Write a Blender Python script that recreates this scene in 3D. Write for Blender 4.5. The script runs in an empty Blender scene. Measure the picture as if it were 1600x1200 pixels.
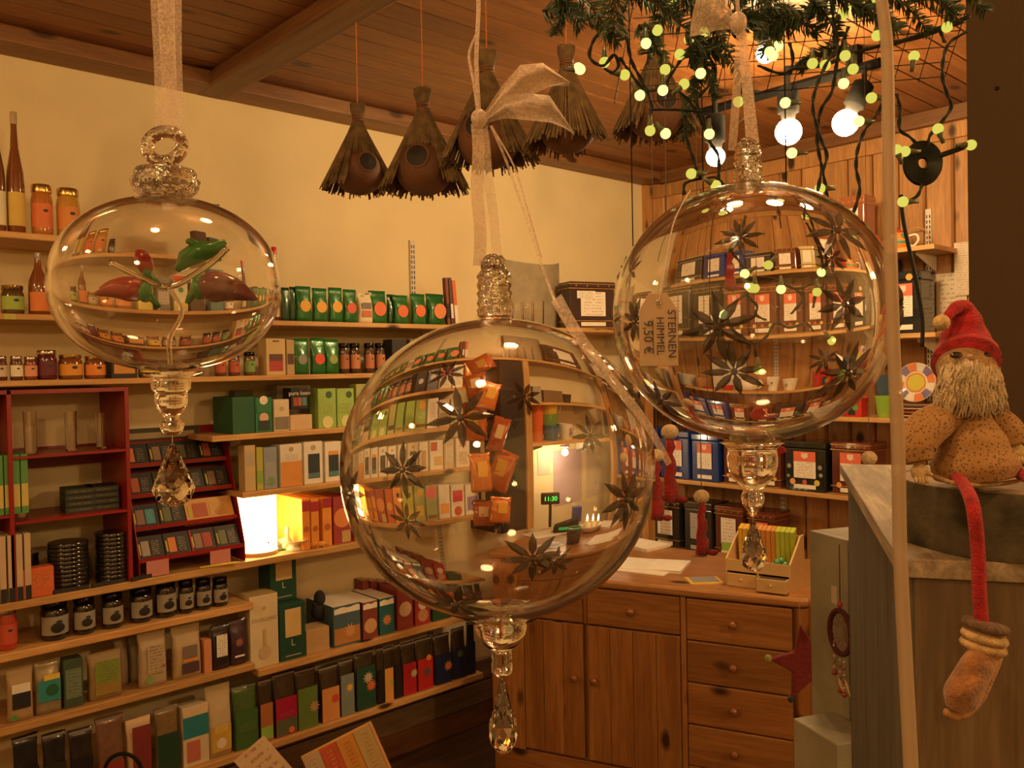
import bpy, bmesh, math, random
from math import sin, cos, pi, radians, sqrt, atan2
from mathutils import Vector, Matrix
random.seed(7)
SC = bpy.context.scene
COL = SC.collection

# ------------------------------------------------------------------ camera
F = 1338.38
YAW, PITCH, ROLL = radians(47.688), radians(89.035), radians(-1.131)
CAM = Vector((3.014, 0.0, 1.62))
RM = Matrix.Rotation(YAW, 3, 'Z') @ Matrix.Rotation(PITCH, 3, 'X') @ Matrix.Rotation(ROLL, 3, 'Z')
cd = bpy.data.cameras.new('camera')
cam = bpy.data.objects.new('camera', cd)
COL.objects.link(cam)
cam.matrix_world = Matrix.Translation(CAM) @ RM.to_4x4()
cd.sensor_width = 36.0
cd.lens = F / 1600 * 36.0
cd.clip_start = 0.02
SC.camera = cam

# ------------------------------------------------------------------ world, lights, exposure
SC.view_settings.view_transform = 'Standard'
SC.view_settings.look = 'None'
SC.view_settings.gamma = 1
SC.view_settings.use_curve_mapping = False
SC.view_settings.exposure = 0.75
WARM = (1.0, 0.60, 0.24)
w = bpy.data.worlds.new('world'); SC.world = w; w.use_nodes = True
w.node_tree.nodes['Background'].inputs[0].default_value = (1.0, 0.62, 0.3, 1)
w.node_tree.nodes['Background'].inputs[1].default_value = 0.035
def point(name, loc, power, size=0.05, col=WARM):
    l = bpy.data.lights.new(name, 'POINT'); l.energy = power; l.color = col; l.shadow_soft_size = size
    o = bpy.data.objects.new(name, l); COL.objects.link(o); o.location = loc
    return o
# unseen lights outside the frame: shop lamps near the viewer, plus two added fills
point('unseen_light', (1.15, -0.85, 2.42), 12, 0.05)
point('unseen_light', (3.9, 1.9, 2.2), 32, 0.06)  # added fill at the back right, brightens the walls around the corner
point('unseen_light', (2.9, -0.1, 2.5), 7, 0.05)
point('unseen_light', (2.6, 0.5, 2.45), 9, 0.05)
point('unseen_light', (2.2, -1.2, 2.4), 4.5, 0.05)
point('unseen_light', (3.55, -0.95, 2.15), 9, 0.06)  # added fill that lifts the crate front, burlap and gnome coat
BULB_STRENGTH = 185

# ------------------------------------------------------------------ photograph geometry helpers
def ray(px, py):
    return RM @ Vector(((px - 800) / F, -(py - 600) / F, -1))
YB = 3.79; CEIL = 2.62; D = 0.25
def L(px, py, d=0):
    v = ray(px, py); return CAM + v * ((d - CAM.x) / v.x)
def B(px, py, d=0):
    v = ray(px, py); return CAM + v * ((YB - d - CAM.y) / v.y)
def H(px, py, h):
    v = ray(px, py); return CAM + v * ((h - CAM.z) / v.z)
def Z(px, py, dep):
    return CAM + ray(px, py) * dep
def unlens(px, py, cx, cy, rx, ry, t=0.04, n=1.5):
    """undo the bending of a glass shell seen at (cx, cy)"""
    dx, dy = px - cx, py - cy
    b = min(0.86, sqrt((dx / rx) ** 2 + (dy / ry) ** 2))
    if b < 1e-3: return px, py
    dev = 2 * t * (b / sqrt(1 - b * b) - b / sqrt(n * n - b * b)) * F
    r = sqrt(dx * dx + dy * dy)
    return px + dx / r * dev, py + dy / r * dev
def U2(px, py): return unlens(px, py, 778, 728, 243, 232)
def U3(px, py): return unlens(px, py, 1172, 490, 213, 200)

# ------------------------------------------------------------------ materials
MATS = {}
def _nodes(name):
    m = bpy.data.materials.new(name); m.use_nodes = True
    nt = m.node_tree
    return m, nt, nt.nodes['Principled BSDF']
def rgba(c): return (c[0], c[1], c[2], 1)
def ramp(nt, stops):
    r = nt.nodes.new('ShaderNodeValToRGB')
    e = r.color_ramp.elements
    e[0].position, e[0].color = stops[0][0], rgba(stops[0][1])
    e[1].position, e[1].color = stops[-1][0], rgba(stops[-1][1])
    for p, c in stops[1:-1]:
        k = e.new(p); k.color = rgba(c)
    return r
def noise(nt, vec, scale, detail=3, rough=0.5, dist=0.0):
    n = nt.nodes.new('ShaderNodeTexNoise')
    n.inputs['Scale'].default_value = scale; n.inputs['Detail'].default_value = detail
    n.inputs['Roughness'].default_value = rough; n.inputs['Distortion'].default_value = dist
    nt.links.new(vec, n.inputs['Vector']); return n
def coords(nt, kind='Object', scale=(1, 1, 1), rand=True):
    tc = nt.nodes.new('ShaderNodeTexCoord')
    mp = nt.nodes.new('ShaderNodeMapping'); mp.inputs['Scale'].default_value = scale
    if rand:
        oi = nt.nodes.new('ShaderNodeObjectInfo')
        va = nt.nodes.new('ShaderNodeVectorMath'); va.operation = 'SCALE'
        cx = nt.nodes.new('ShaderNodeCombineXYZ')
        for i in range(3): nt.links.new(oi.outputs['Random'], cx.inputs[i])
        nt.links.new(cx.outputs[0], va.inputs[0]); va.inputs['Scale'].default_value = 17.3
        ad = nt.nodes.new('ShaderNodeVectorMath')
        nt.links.new(tc.outputs[kind], ad.inputs[0]); nt.links.new(va.outputs[0], ad.inputs[1])
        nt.links.new(ad.outputs[0], mp.inputs[0])
    else:
        nt.links.new(tc.outputs[kind], mp.inputs[0])
    return mp.outputs[0]
def mix(nt, a, b, fac, mode='MIX'):
    m = nt.nodes.new('ShaderNodeMix'); m.data_type = 'RGBA'; m.blend_type = mode
    for sock, v in ((m.inputs[6], a), (m.inputs[7], b), (m.inputs[0], fac)):
        if hasattr(v, 'is_linked'): nt.links.new(v, sock)
        elif isinstance(v, tuple): sock.default_value = rgba(v)
        else: sock.default_value = v
    return m.outputs[2]
def bump(nt, bs, h, strength, dist=0.002):
    b = nt.nodes.new('ShaderNodeBump'); b.inputs['Strength'].default_value = strength
    b.inputs['Distance'].default_value = dist
    nt.links.new(h, b.inputs['Height']); nt.links.new(b.outputs[0], bs.inputs['Normal'])

def wood(name, light, dark, axis=2, grain=1.0, knots=0.5, rough=0.5, knot_col=(0.05, 0.018, 0.006), var=0.25):
    """grain runs along `axis` of the object"""
    if name in MATS: return MATS[name]
    m, nt, bs = _nodes(name)
    sc = [9 * grain] * 3; sc[axis] = 0.7 * grain
    v = coords(nt, 'Object', tuple(sc))
    n1 = noise(nt, v, 2.2, 4, 0.55, 0.9)
    n2 = noise(nt, v, 14, 3, 0.6, 0.2)
    r = ramp(nt, [(0.32, dark), (0.5, tuple((a + b) / 2 for a, b in zip(light, dark))), (0.66, light)])
    nt.links.new(n1.outputs[0], r.inputs[0])
    c = mix(nt, r.outputs[0], tuple(x * 0.6 for x in dark), 0.0)
    g = ramp(nt, [(0.42, (0.62, 0.62, 0.62)), (0.6, (1, 1, 1))]); nt.links.new(n2.outputs[0], g.inputs[0])
    c = mix(nt, r.outputs[0], g.outputs[0], 0.5, 'MULTIPLY')
    if knots > 0:
        ks = [11.0] * 3; ks[axis] = 5.5
        kv = coords(nt, 'Object', tuple(ks))
        vo = nt.nodes.new('ShaderNodeTexVoronoi'); vo.inputs['Scale'].default_value = 1.0
        vo.inputs['Randomness'].default_value = 1.0
        nt.links.new(kv, vo.inputs['Vector'])
        kr = ramp(nt, [(0.15, (1, 1, 1)), (0.24 + 0.05 * knots, (0, 0, 0))]); nt.links.new(vo.outputs['Distance'], kr.inputs[0])
        sel = nt.nodes.new('ShaderNodeSeparateColor'); nt.links.new(vo.outputs['Color'], sel.inputs[0])
        th = nt.nodes.new('ShaderNodeMath'); th.operation = 'LESS_THAN'; th.inputs[1].default_value = min(.75, 0.6 * knots)
        nt.links.new(sel.outputs[0], th.inputs[0])
        mu = nt.nodes.new('ShaderNodeMath'); mu.operation = 'MULTIPLY'
        nt.links.new(kr.outputs[0], mu.inputs[0]); nt.links.new(th.outputs[0], mu.inputs[1])
        c = mix(nt, c, knot_col, mu.outputs[0])
    oi = nt.nodes.new('ShaderNodeObjectInfo')
    vr = ramp(nt, [(0, (1 - var, 1 - var, 1 - var)), (1, (1, 1, 1))]); nt.links.new(oi.outputs['Random'], vr.inputs[0])
    c = mix(nt, c, vr.outputs[0], 1.0, 'MULTIPLY')
    nt.links.new(c, bs.inputs['Base Color'])
    bs.inputs['Roughness'].default_value = rough
    bump(nt, bs, n2.outputs[0], 0.25, 0.001)
    MATS[name] = m; return m

def plain(name, col, rough=0.6, metal=0.0, var=0.12, scale=25, bmp=0.0, coat=0.0, bscale=60, sheen=0.0):
    if name in MATS: return MATS[name]
    m, nt, bs = _nodes(name)
    v = coords(nt, 'Object')
    n = noise(nt, v, scale, 3)
    lo = tuple(x * (1 - var) for x in col); hi = tuple(min(1, x * (1 + var)) for x in col)
    r = ramp(nt, [(0.3, lo), (0.7, hi)]); nt.links.new(n.outputs[0], r.inputs[0])
    nt.links.new(r.outputs[0], bs.inputs['Base Color'])
    bs.inputs['Roughness'].default_value = rough; bs.inputs['Metallic'].default_value = metal
    bs.inputs['Coat Weight'].default_value = coat
    if sheen: bs.inputs['Sheen Weight'].default_value = sheen
    if bmp:
        b = noise(nt, v, bscale, 4); bump(nt, bs, b.outputs[0], bmp, 0.003)
    MATS[name] = m; return m
def C(col, kind='paper'):
    """coloured paper / foil / plastic by colour"""
    key = '%s_%02x%02x%02x' % (kind, *(int(255 * x) for x in col))
    if key in MATS: return MATS[key]
    if kind == 'paper': return plain(key, col, 0.55, 0, 0.06)
    if kind == 'foil': return plain(key, col, 0.28, 0.15, 0.15, 40, 0.55, 0.4, 35)
    if kind == 'gloss': return plain(key, col, 0.12, 0, 0.05, 20, 0, 0.6)
    if kind == 'felt': return plain(key, col, 0.95, 0, 0.3, 120, 0.8, 0, 500, 0.12)
    if kind == 'metal': return plain(key, col, 0.22, 0.95, 0.08, 15)
    if kind == 'cloth': return plain(key, col, 0.9, 0, 0.2, 200, 0.6, 0, 300)
def printed(col, ink=(0.1, 0.07, 0.05), sy=9):
    """paper with rows of unreadable small print"""
    key = 'print_%02x%02x%02x_%02x%02x%02x' % (*(int(255 * x) for x in col), *(int(255 * x) for x in ink))
    if key in MATS: return MATS[key]
    m, nt, bs = _nodes(key)
    v = coords(nt, 'Generated', (1, 1, 1), rand=False)
    sx = nt.nodes.new('ShaderNodeSeparateXYZ'); nt.links.new(v, sx.inputs[0])
    def math_(op, a, b=0.0):
        q = nt.nodes.new('ShaderNodeMath'); q.operation = op
        for i, s in enumerate((a, b)):
            if hasattr(s, 'is_linked'): nt.links.new(s, q.inputs[i])
            else: q.inputs[i].default_value = s
        return q.outputs[0]
    row = math_('FRACT', math_('MULTIPLY', sx.outputs[2], sy))
    rm = math_('LESS_THAN', math_('ABSOLUTE', math_('SUBTRACT', row, 0.5)), 0.2)
    nv = coords(nt, 'Generated', (9, 1, sy * 1.0), rand=True)
    n = noise(nt, nv, 1.6, 2)
    gm = math_('GREATER_THAN', n.outputs[0], 0.5)
    edge = math_('LESS_THAN', math_('ABSOLUTE', math_('SUBTRACT', sx.outputs[0], 0.5)), 0.38)
    f = math_('MULTIPLY', math_('MULTIPLY', rm, gm), math_('MULTIPLY', edge, 0.7))
    c = mix(nt, col, ink, f)
    nt.links.new(c, bs.inputs['Base Color']); bs.inputs['Roughness'].default_value = 0.5
    MATS[key] = m; return m
def emit(name, col, strength, sampled=True):
    if name in MATS: return MATS[name]
    m, nt, bs = _nodes(name)
    nt.nodes.remove(bs)
    e = nt.nodes.new('ShaderNodeEmission'); e.inputs[0].default_value = rgba(col); e.inputs[1].default_value = strength
    nt.links.new(e.outputs[0], nt.nodes['Material Output'].inputs[0])
    if not sampled: m.cycles.emission_sampling = 'NONE'
    MATS[name] = m; return m
def glass(name, col=(1, 1, 1), rough=0.0, ior=1.48, wob=0.0, wscale=40):
    if name in MATS: return MATS[name]
    m, nt, bs = _nodes(name)
    bs.inputs['Base Color'].default_value = rgba(col); bs.inputs['Roughness'].default_value = rough
    bs.inputs['Transmission Weight'].default_value = 1; bs.inputs['IOR'].default_value = ior
    if wob:
        v = coords(nt, 'Object'); n = noise(nt, v, wscale, 2); bump(nt, bs, n.outputs[0], wob, 0.004)
    MATS[name] = m; return m
def veil(name, col, alpha, edge=0.0, scale=900):
    """thin woven ribbon that lets light through"""
    if name in MATS: return MATS[name]
    m, nt, bs = _nodes(name)
    v = coords(nt, 'Object'); n = noise(nt, v, scale, 2); n2 = noise(nt, v, 60, 3)
    r = ramp(nt, [(0.35, (alpha * .75,) * 3), (0.65, (min(1, alpha * 1.25),) * 3)]); nt.links.new(n.outputs[0], r.inputs[0])
    c = ramp(nt, [(0.3, tuple(x * 0.8 for x in col)), (0.7, col)]); nt.links.new(n2.outputs[0], c.inputs[0])
    nt.links.new(c.outputs[0], bs.inputs['Base Color'])
    nt.links.new(r.outputs[0], bs.inputs['Alpha']); bs.inputs['Roughness'].default_value = 0.4
    bs.inputs['Sheen Weight'].default_value = 0.5
    tl = nt.nodes.new('ShaderNodeBsdfTranslucent'); tl.inputs[0].default_value = rgba(col)
    MATS[name] = m; return m

PINE = wood('pine_shelf', (0.78, 0.46, 0.17), (0.62, 0.33, 0.11), 0, 1, 0.25, 0.45)
PINE_Y = wood('pine_shelf_long', (0.78, 0.46, 0.17), (0.62, 0.33, 0.11), 1, 1, 0.25, 0.45)
PINE_C = wood('pine_counter', (0.44, 0.20, 0.06), (0.29, 0.115, 0.03), 0, 0.8, 0.75, 0.4)
PINE_V = wood('pine_counter_upright', (0.44, 0.20, 0.06), (0.29, 0.115, 0.03), 2, 0.8, 0.75, 0.4)
PANEL = wood('pine_wall_panel', (0.62, 0.32, 0.115), (0.46, 0.21, 0.065), 2, 1, 0.6, 0.5)
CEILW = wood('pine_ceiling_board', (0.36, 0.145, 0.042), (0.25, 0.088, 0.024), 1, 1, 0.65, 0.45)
BEAM = wood('beam_wood', (0.30, 0.14, 0.05), (0.19, 0.08, 0.028), 0, 1, 0.4, 0.5)
BEAM_Y = wood('beam_wood_long', (0.30, 0.14, 0.05), (0.19, 0.08, 0.028), 1, 1, 0.4, 0.5)
WARMGLASS = glass('ornament_glass', (1, 0.985, 0.96))
GLASSW = glass('hammered_glass', (1, 0.985, 0.96), 0, 1.5, 0.7, 170)
CRYSTAL = glass('crystal_glass', (1, 0.99, 0.97), 0, 1.6)
RED_P = plain('red_painted_board', (0.26, 0.012, 0.012), 0.35, 0, 0.1, 12)
BLACK = plain('matt_black', (0.010, 0.009, 0.008), 0.9)
BLACK.node_tree.nodes['Principled BSDF'].inputs['Specular IOR Level'].default_value = 0.12
CABLE = plain('dark_green_cable', (0.010, 0.013, 0.008), 0.5)
CABLE.node_tree.nodes['Principled BSDF'].inputs['Specular IOR Level'].default_value = 0.3
GOLD = plain('gold_metal', (0.75, 0.5, 0.16), 0.25, 0.9, 0.1)
SILVER = plain('silver_metal', (0.6, 0.58, 0.55), 0.25, 0.95, 0.05)
WHITEW = plain('white_paint', (0.62, 0.58, 0.50), 0.5, 0, 0.12, 8, 0.15)
CERAM = C((0.8, 0.76, 0.68), 'gloss')
WHITEP = C((0.82, 0.78, 0.7), 'paper')

# ------------------------------------------------------------------ mesh building
class MB:
    def __init__(s): s.v = []; s.f = []
    def add(s, vs, fs):
        o = len(s.v); s.v += [tuple(p) for p in vs]; s.f += [tuple(i + o for i in f) for f in fs]; return s
    def box(s, x0, x1, y0, y1, z0, z1, M=None):
        vs = [Vector((x, y, z)) for z in (z0, z1) for y in (y0, y1) for x in (x0, x1)]
        if M: vs = [M @ p for p in vs]
        return s.add(vs, [(0, 2, 3, 1), (4, 5, 7, 6), (0, 1, 5, 4), (2, 6, 7, 3), (0, 4, 6, 2), (1, 3, 7, 5)])
    def lathe(s, prof, n=24, c=(0, 0, 0), M=None, cap=True, closed=False):
        """prof: (r, z) from bottom to top"""
        vs = []; fs = []
        for r, z in prof:
            for i in range(n):
                a = 2 * pi * i / n
                p = Vector((r * cos(a), r * sin(a), z))
                if M: p = M @ p
                vs.append(p + Vector(c))
        m = len(prof)
        for j in range(m - 1 if not closed else m):
            k = (j + 1) % m
            for i in range(n):
                q = (i + 1) % n
                fs.append((j * n + i, j * n + q, k * n + q, k * n + i))
        if cap and not closed:
            fs.append(tuple(reversed(range(n)))); fs.append(tuple((m - 1) * n + i for i in range(n)))
        return s.add(vs, fs)
    def tube(s, pts, r, n=6, cap=True, flat=1.0):
        pts = [Vector(p) for p in pts]; rs = r if isinstance(r, (list, tuple)) else [r] * len(pts)
        vs = []; fs = []; up = None
        for i, p in enumerate(pts):
            t = (pts[min(i + 1, len(pts) - 1)] - pts[max(i - 1, 0)])
            if t.length < 1e-9: t = Vector((0, 0, 1))
            t.normalize()
            if up is None:
                up = t.orthogonal().normalized()
            else:
                up = (up - t * up.dot(t))
                up = up.normalized() if up.length > 1e-6 else t.orthogonal().normalized()
            b = t.cross(up)
            for k in range(n):
                a = 2 * pi * k / n
                vs.append(p + (up * cos(a) + b * sin(a) * flat) * rs[i])
        for i in range(len(pts) - 1):
            for k in range(n):
                q = (k + 1) % n
                fs.append((i * n + k, i * n + q, (i + 1) * n + q, (i + 1) * n + k))
        if cap:
            fs.append(tuple(reversed(range(n)))); fs.append(tuple((len(pts) - 1) * n + k for k in range(n)))
        return s.add(vs, fs)
    def ball(s, c, r, n=12, m=8, sc=(1, 1, 1), M=None):
        vs = []; fs = []
        for j in range(1, m):
            t = pi * j / m
            for i in range(n):
                a = 2 * pi * i / n
                p = Vector((r * sin(t) * cos(a) * sc[0], r * sin(t) * sin(a) * sc[1], -r * cos(t) * sc[2]))
                if M: p = M @ p
                vs.append(p + Vector(c))
        bo = Vector((0, 0, -r * sc[2])); to = Vector((0, 0, r * sc[2]))
        if M: bo, to = M @ bo, M @ to
        vs += [bo + Vector(c), to + Vector(c)]
        B_, T_ = len(vs) - 2, len(vs) - 1
        for i in range(n):
            q = (i + 1) % n
            fs.append((B_, q, i)); fs.append((T_, (m - 2) * n + i, (m - 2) * n + q))
            for j in range(m - 2): fs.append((j * n + i, j * n + q, (j + 1) * n + q, (j + 1) * n + i))
        return s.add(vs, fs)
    def prism(s, poly, z0, z1, M=None):
        """poly in xz plane, extruded along y from z0 to z1"""
        n = len(poly); vs = [Vector((x, z0, z)) for x, z in poly] + [Vector((x, z1, z)) for x, z in poly]
        if M: vs = [M @ p for p in vs]
        fs = [tuple(range(n)), tuple(reversed(range(n, 2 * n)))]
        for i in range(n):
            q = (i + 1) % n; fs.append((i, i + n, q + n, q))
        return s.add(vs, fs)
    def ribbon(s, pts, wdt, side, thick=0.0):
        """flat strip; side = width direction per point or one vector"""
        pts = [Vector(p) for p in pts]; vs = []; fs = []
        for i, p in enumerate(pts):
            sd = Vector(side[i] if isinstance(side, list) else side).normalized()
            ww = wdt[i] if isinstance(wdt, (list, tuple)) else wdt
            for k in range(5): vs.append(p + sd * ww * (k / 4 - 0.5))
        for i in range(len(pts) - 1):
            for k in range(4): fs.append((i * 5 + k, i * 5 + k + 1, i * 5 + k + 6, i * 5 + k + 5))
        return s.add(vs, fs)
    def mesh(s, name, smooth=False, fix=True):
        me = bpy.data.meshes.new(name); me.from_pydata(s.v, [], s.f)
        if fix:
            bm = bmesh.new(); bm.from_mesh(me); bmesh.ops.recalc_face_normals(bm, faces=bm.faces); bm.to_mesh(me); bm.free()
        if smooth:
            for p in me.polygons: p.use_smooth = True
        return me
def part(name, mb, mat, parent=None, smooth=False, loc=None, bevel=0.0, fix=True, label=None, auto=None):
    me = mb.mesh(name, smooth, fix) if isinstance(mb, MB) else mb
    if mat and not me.materials: me.materials.append(mat)
    if auto is not None and smooth:
        me.set_sharp_from_angle(angle=radians(auto))
    o = bpy.data.objects.new(name, me); COL.objects.link(o)
    if parent: o.parent = parent
    if loc is not None: o.location = loc
    if bevel:
        b = o.modifiers.new('bevel', 'BEVEL'); b.width = bevel; b.segments = 2; b.limit_method = 'ANGLE'
    if label: o['label'] = label
    return o
def tag(o, label, cat, group=None, kind=None):
    if label: o['label'] = label
    if cat: o['category'] = cat
    if group: o['group'] = group
    if kind: o['kind'] = kind
    return o
def thing(name, label, cat, loc=(0, 0, 0), rz=0.0, group=None):
    o = bpy.data.objects.new(name, None); COL.objects.link(o)
    o.location = loc; o.rotation_euler = (0, 0, rz); o.empty_display_size = 0.05
    return tag(o, label, cat, group)
def struct(name, mb, mat, **k):
    o = part(name, mb, mat, **k); o['kind'] = 'structure'; return o
def smooth_path(pts, k=6):
    pts = [Vector(p) for p in pts]; out = []
    for i in range(len(pts) - 1):
        p0 = pts[max(i - 1, 0)]; p1 = pts[i]; p2 = pts[i + 1]; p3 = pts[min(i + 2, len(pts) - 1)]
        for j in range(k):
            t = j / k
            out.append(0.5 * ((2 * p1) + (p2 - p0) * t + (2 * p0 - 5 * p1 + 4 * p2 - p3) * t * t + (3 * p1 - p0 - 3 * p2 + p3) * t ** 3))
    out.append(pts[-1]); return out
ORD = ['first', 'second', 'third', 'fourth', 'fifth', 'sixth', 'seventh', 'eighth', 'ninth', 'tenth', 'eleventh', 'twelfth']

# ------------------------------------------------------------------ room shell
PLASTER = plain('cream_plaster', (0.74, 0.62, 0.37), 0.85, 0, 0.06, 3, 0.25, 0, 120)
CT = 2.675
struct('wall_left', MB().box(-0.1, 0, -1.7, YB, 0, CT), PLASTER)
struct('wall_right', MB().box(4.7, 4.8, -1.7, YB, 0, CT), PLASTER)
struct('wall_front', MB().box(-0.1, 4.8, -1.8, -1.7, 0, CT), PLASTER)
fl = struct('floor', MB().box(-0.1, 4.8, -1.7, YB + 0.1, -0.06, -0.02), BLACK)
FLOORW = wood('floor_board', (0.13, 0.06, 0.028), (0.07, 0.03, 0.014), 1, 1, 0.3, 0.45)
for i in range(40):
    part('floorboard', MB().box(-0.1 + i * 0.12 + .0015, -0.1 + (i + 1) * 0.12 - .0015, -1.7, YB, -0.02, 0), FLOORW, fl)
wb = struct('wall_back', MB().box(-0.1, 4.8, YB + 0.014, YB + 0.1, 0, CT), plain('wall_batten', (0.08, 0.035, 0.012), 0.8))
x = 0.0
plank_me = None
while x < 4.7:
    wd = 0.115
    pl = [(0.002, 0.012), (0.010, 0.0), (wd - .010, 0.0), (wd - .002, 0.012), (wd - .002, .014), (.002, .014)]
    mb = MB(); mb.add([(px_, YB + py_, z_) for z_ in (0, CT) for px_, py_ in [(p, q) for p, q in pl]],
           [tuple(range(6)), tuple(range(6, 12))] + [(i, (i + 1) % 6, (i + 1) % 6 + 6, i + 6) for i in range(6)])
    if plank_me is None: plank_me = mb.mesh('panel_plank')
    part('plank', plank_me, PANEL, wb, loc=(x, 0, 0))
    x += wd
ce = struct('ceiling', MB().box(-0.1, 4.8, -1.7, YB + 0.1, CT + 0.014, CT + 0.08), plain('wall_batten', (0.08, 0.035, 0.012), 0.8))
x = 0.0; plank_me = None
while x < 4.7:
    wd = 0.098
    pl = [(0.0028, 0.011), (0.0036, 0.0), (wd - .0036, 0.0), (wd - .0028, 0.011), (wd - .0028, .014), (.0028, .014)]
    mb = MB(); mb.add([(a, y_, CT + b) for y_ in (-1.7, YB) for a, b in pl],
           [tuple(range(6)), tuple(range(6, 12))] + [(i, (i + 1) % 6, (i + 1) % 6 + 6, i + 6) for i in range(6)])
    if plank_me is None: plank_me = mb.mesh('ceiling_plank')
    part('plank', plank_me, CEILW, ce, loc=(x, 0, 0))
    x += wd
struct('trim_1', MB().box(0, 0.13, -1.7, YB, 2.622, CT), BEAM_Y, bevel=0.006)
struct('trim_2', MB().box(0.13, 4.7, YB - 0.05, YB, 2.612, CT), BEAM, bevel=0.004)
struct('trim_3', MB().box(0.0, 4.7, YB - 0.018, YB, 2.545, 2.612), PANEL, bevel=0.002)
struct('trim_4', MB().box(0, 0.03, YB - 0.05, YB, 0, 2.62), PANEL)
struct('ceiling_beam', MB().box(0.0, 4.7, 1.245, 1.36, 2.62, CT), BEAM, bevel=0.01)
bb = struct('baseboard_left', MB().box(0.0, 0.02, -1.7, 2.75, 0, 0.10), BEAM_Y, bevel=0.003)
DARKP = wood('dark_skirting_board', (0.30, 0.20, 0.12), (0.2, 0.12, 0.07), 1, 1, 0.1, 0.6)
for k in range(2):
    part('skirting_panel', MB().box(0.0, 0.03, -1.7, 2.6, 0.105 + k * 0.1, 0.2 + k * 0.1), DARKP, bb, bevel=0.004)

# ------------------------------------------------------------------ shelves
def shelf(label, group, wall, a0, a1, z, dep=D, th=0.02, mat=None):
    if wall == 'L':
        t = thing('wall_shelf', label, 'shelf', (0, a0, z), 0, group)
        part('board', MB().box(0, dep, 0, a1 - a0, -th, 0), PINE_Y, t, bevel=0.003)
        n = a1 - a0; ys = [0.12, n - 0.12] if n > .6 else [n / 2]
        for y_ in ys:
            part('bracket', MB().prism([(0.003, -th - 0.07), (0.003, -th), (dep * .8, -th), (dep * .8, -th - 0.012)], y_ - .0015, y_ + .0015), WHITEW, t)
    else:
        t = thing('wall_shelf', label, 'shelf', (a0, YB, z), 0, group)
        part('board', MB().box(0, a1 - a0, -dep, 0, -th, 0), PINE, t, bevel=0.003)
        for x_ in (0.15, a1 - a0 - 0.09):
            m = Matrix.Rotation(-pi / 2, 4, 'Z')
            part('bracket', MB().prism([(0.003, -th - 0.07), (0.003, -th), (dep * .8, -th), (dep * .8, -th - 0.012)], x_ - .0015, x_ + .0015, m), WHITEW, t)
    return t
GL, GB = 'pine shelves on the cream wall', 'pine shelves on the panelled back wall'
ZL1, ZL2, ZL3, ZR4, ZR5, ZL6, ZL7, ZL8, ZR7, ZL9 = 2.042, 1.808, 1.617, 1.419, 1.220, 0.985, 0.842, 0.633, 0.603, 0.340
shelf('topmost pine wall shelf holding bottles and honey jars', GL, 'L', -0.2, 1.25, ZL1)
shelf('long pine wall shelf under the green foil packets', GL, 'L', -0.2, 3.53, ZL2, th=.018)
shelf('long pine wall shelf with jam jars on its left end', GL, 'L', -0.2, 2.31, ZL3, th=.018)
shelf('pine shelf carrying the green tea cartons', GL, 'L', 1.17, 2.28, ZR4)
shelf('pine shelf above the glowing lantern with beige cartons', GL, 'L', 1.27, 2.30, ZR5)
shelf('long pine shelf carrying the glowing lantern and red bookcase', GL, 'L', -0.2, 2.32, ZL6, th=.024)
shelf('pine shelf with the row of dark jars', GL, 'L', -0.2, 1.30, ZL7, th=.024)
shelf('pine shelf with coffee pouches below the dark jars', GL, 'L', -0.2, 1.30, ZL8, th=.024)
shelf('pine shelf with the boxes of cookies at its right end', GL, 'L', 1.312, 2.32, ZR7, th=.024)
shelf('lowest pine shelf with loose tea bags', GL, 'L', -0.2, 2.32, ZL9, th=.024)
shelf('short pine shelf with stacked mugs above the desk', GL, 'L', 2.66, 3.40, 1.30, th=.018)
shelf('short pine shelf under the packet shelf above the desk', GL, 'L', 2.66, 3.40, 1.52, th=.016)
ZB1, ZB2, ZB3, ZB4, ZB5 = 2.087, 1.736, 1.387, 1.045, 0.684
shelf('topmost shelf on the panelled wall holding teapot and tins', GB, 'B', 0.20, 1.63, ZB1)
shelf('second shelf on the panelled wall with a row of tea tins', GB, 'B', 0.27, 1.63, ZB2)
shelf('third shelf on the panelled wall with white teapot and mugs', GB, 'B', 0.27, 1.75, ZB3)
shelf('fourth shelf on the panelled wall with blue tea tins', GB, 'B', 0.20, 1.75, ZB4)
shelf('lowest shelf on the panelled wall behind the counter', GB, 'B', 0.20, 1.75, ZB5)
# slotted uprights
def upright(label, loc, ln, rz):
    t = thing('slotted_shelf_rail', label, 'shelf rail', loc, rz, 'white slotted shelf rails')
    part('rail', MB().box(-.012, .012, -.012, 0, 0, ln), WHITEW, t)
    sm = MB(); 
    z_ = 0.01
    while z_ < ln - 0.02:
        for s in (-1, 1): sm.box(s * .006 - .002, s * .006 + .002, -.0126, -.0118, z_, z_ + .014)
        z_ += .022
    o = part('slots', sm, BLACK, t); o['kind'] = 'stuff'
p = L(642, 376); q = L(645, 510)
upright('slotted metal rail rising above green packets on the cream wall', (0, p.y, ZL2), p.z - ZL2, pi / 2)
p = B(1452, 327); upright('white slotted rail at right end of the panelled wall', (p.x, YB, 0.7), p.z - .7, 0)
p = B(1227, 900); upright('white slotted rail behind the card box on the counter', (p.x, YB, 0.3), 1.9, 0)
p = L(665, 700); upright('slotted rail behind the tea cartons on the cream wall', (0, p.y, 0.35), 1.44, pi / 2)

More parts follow.
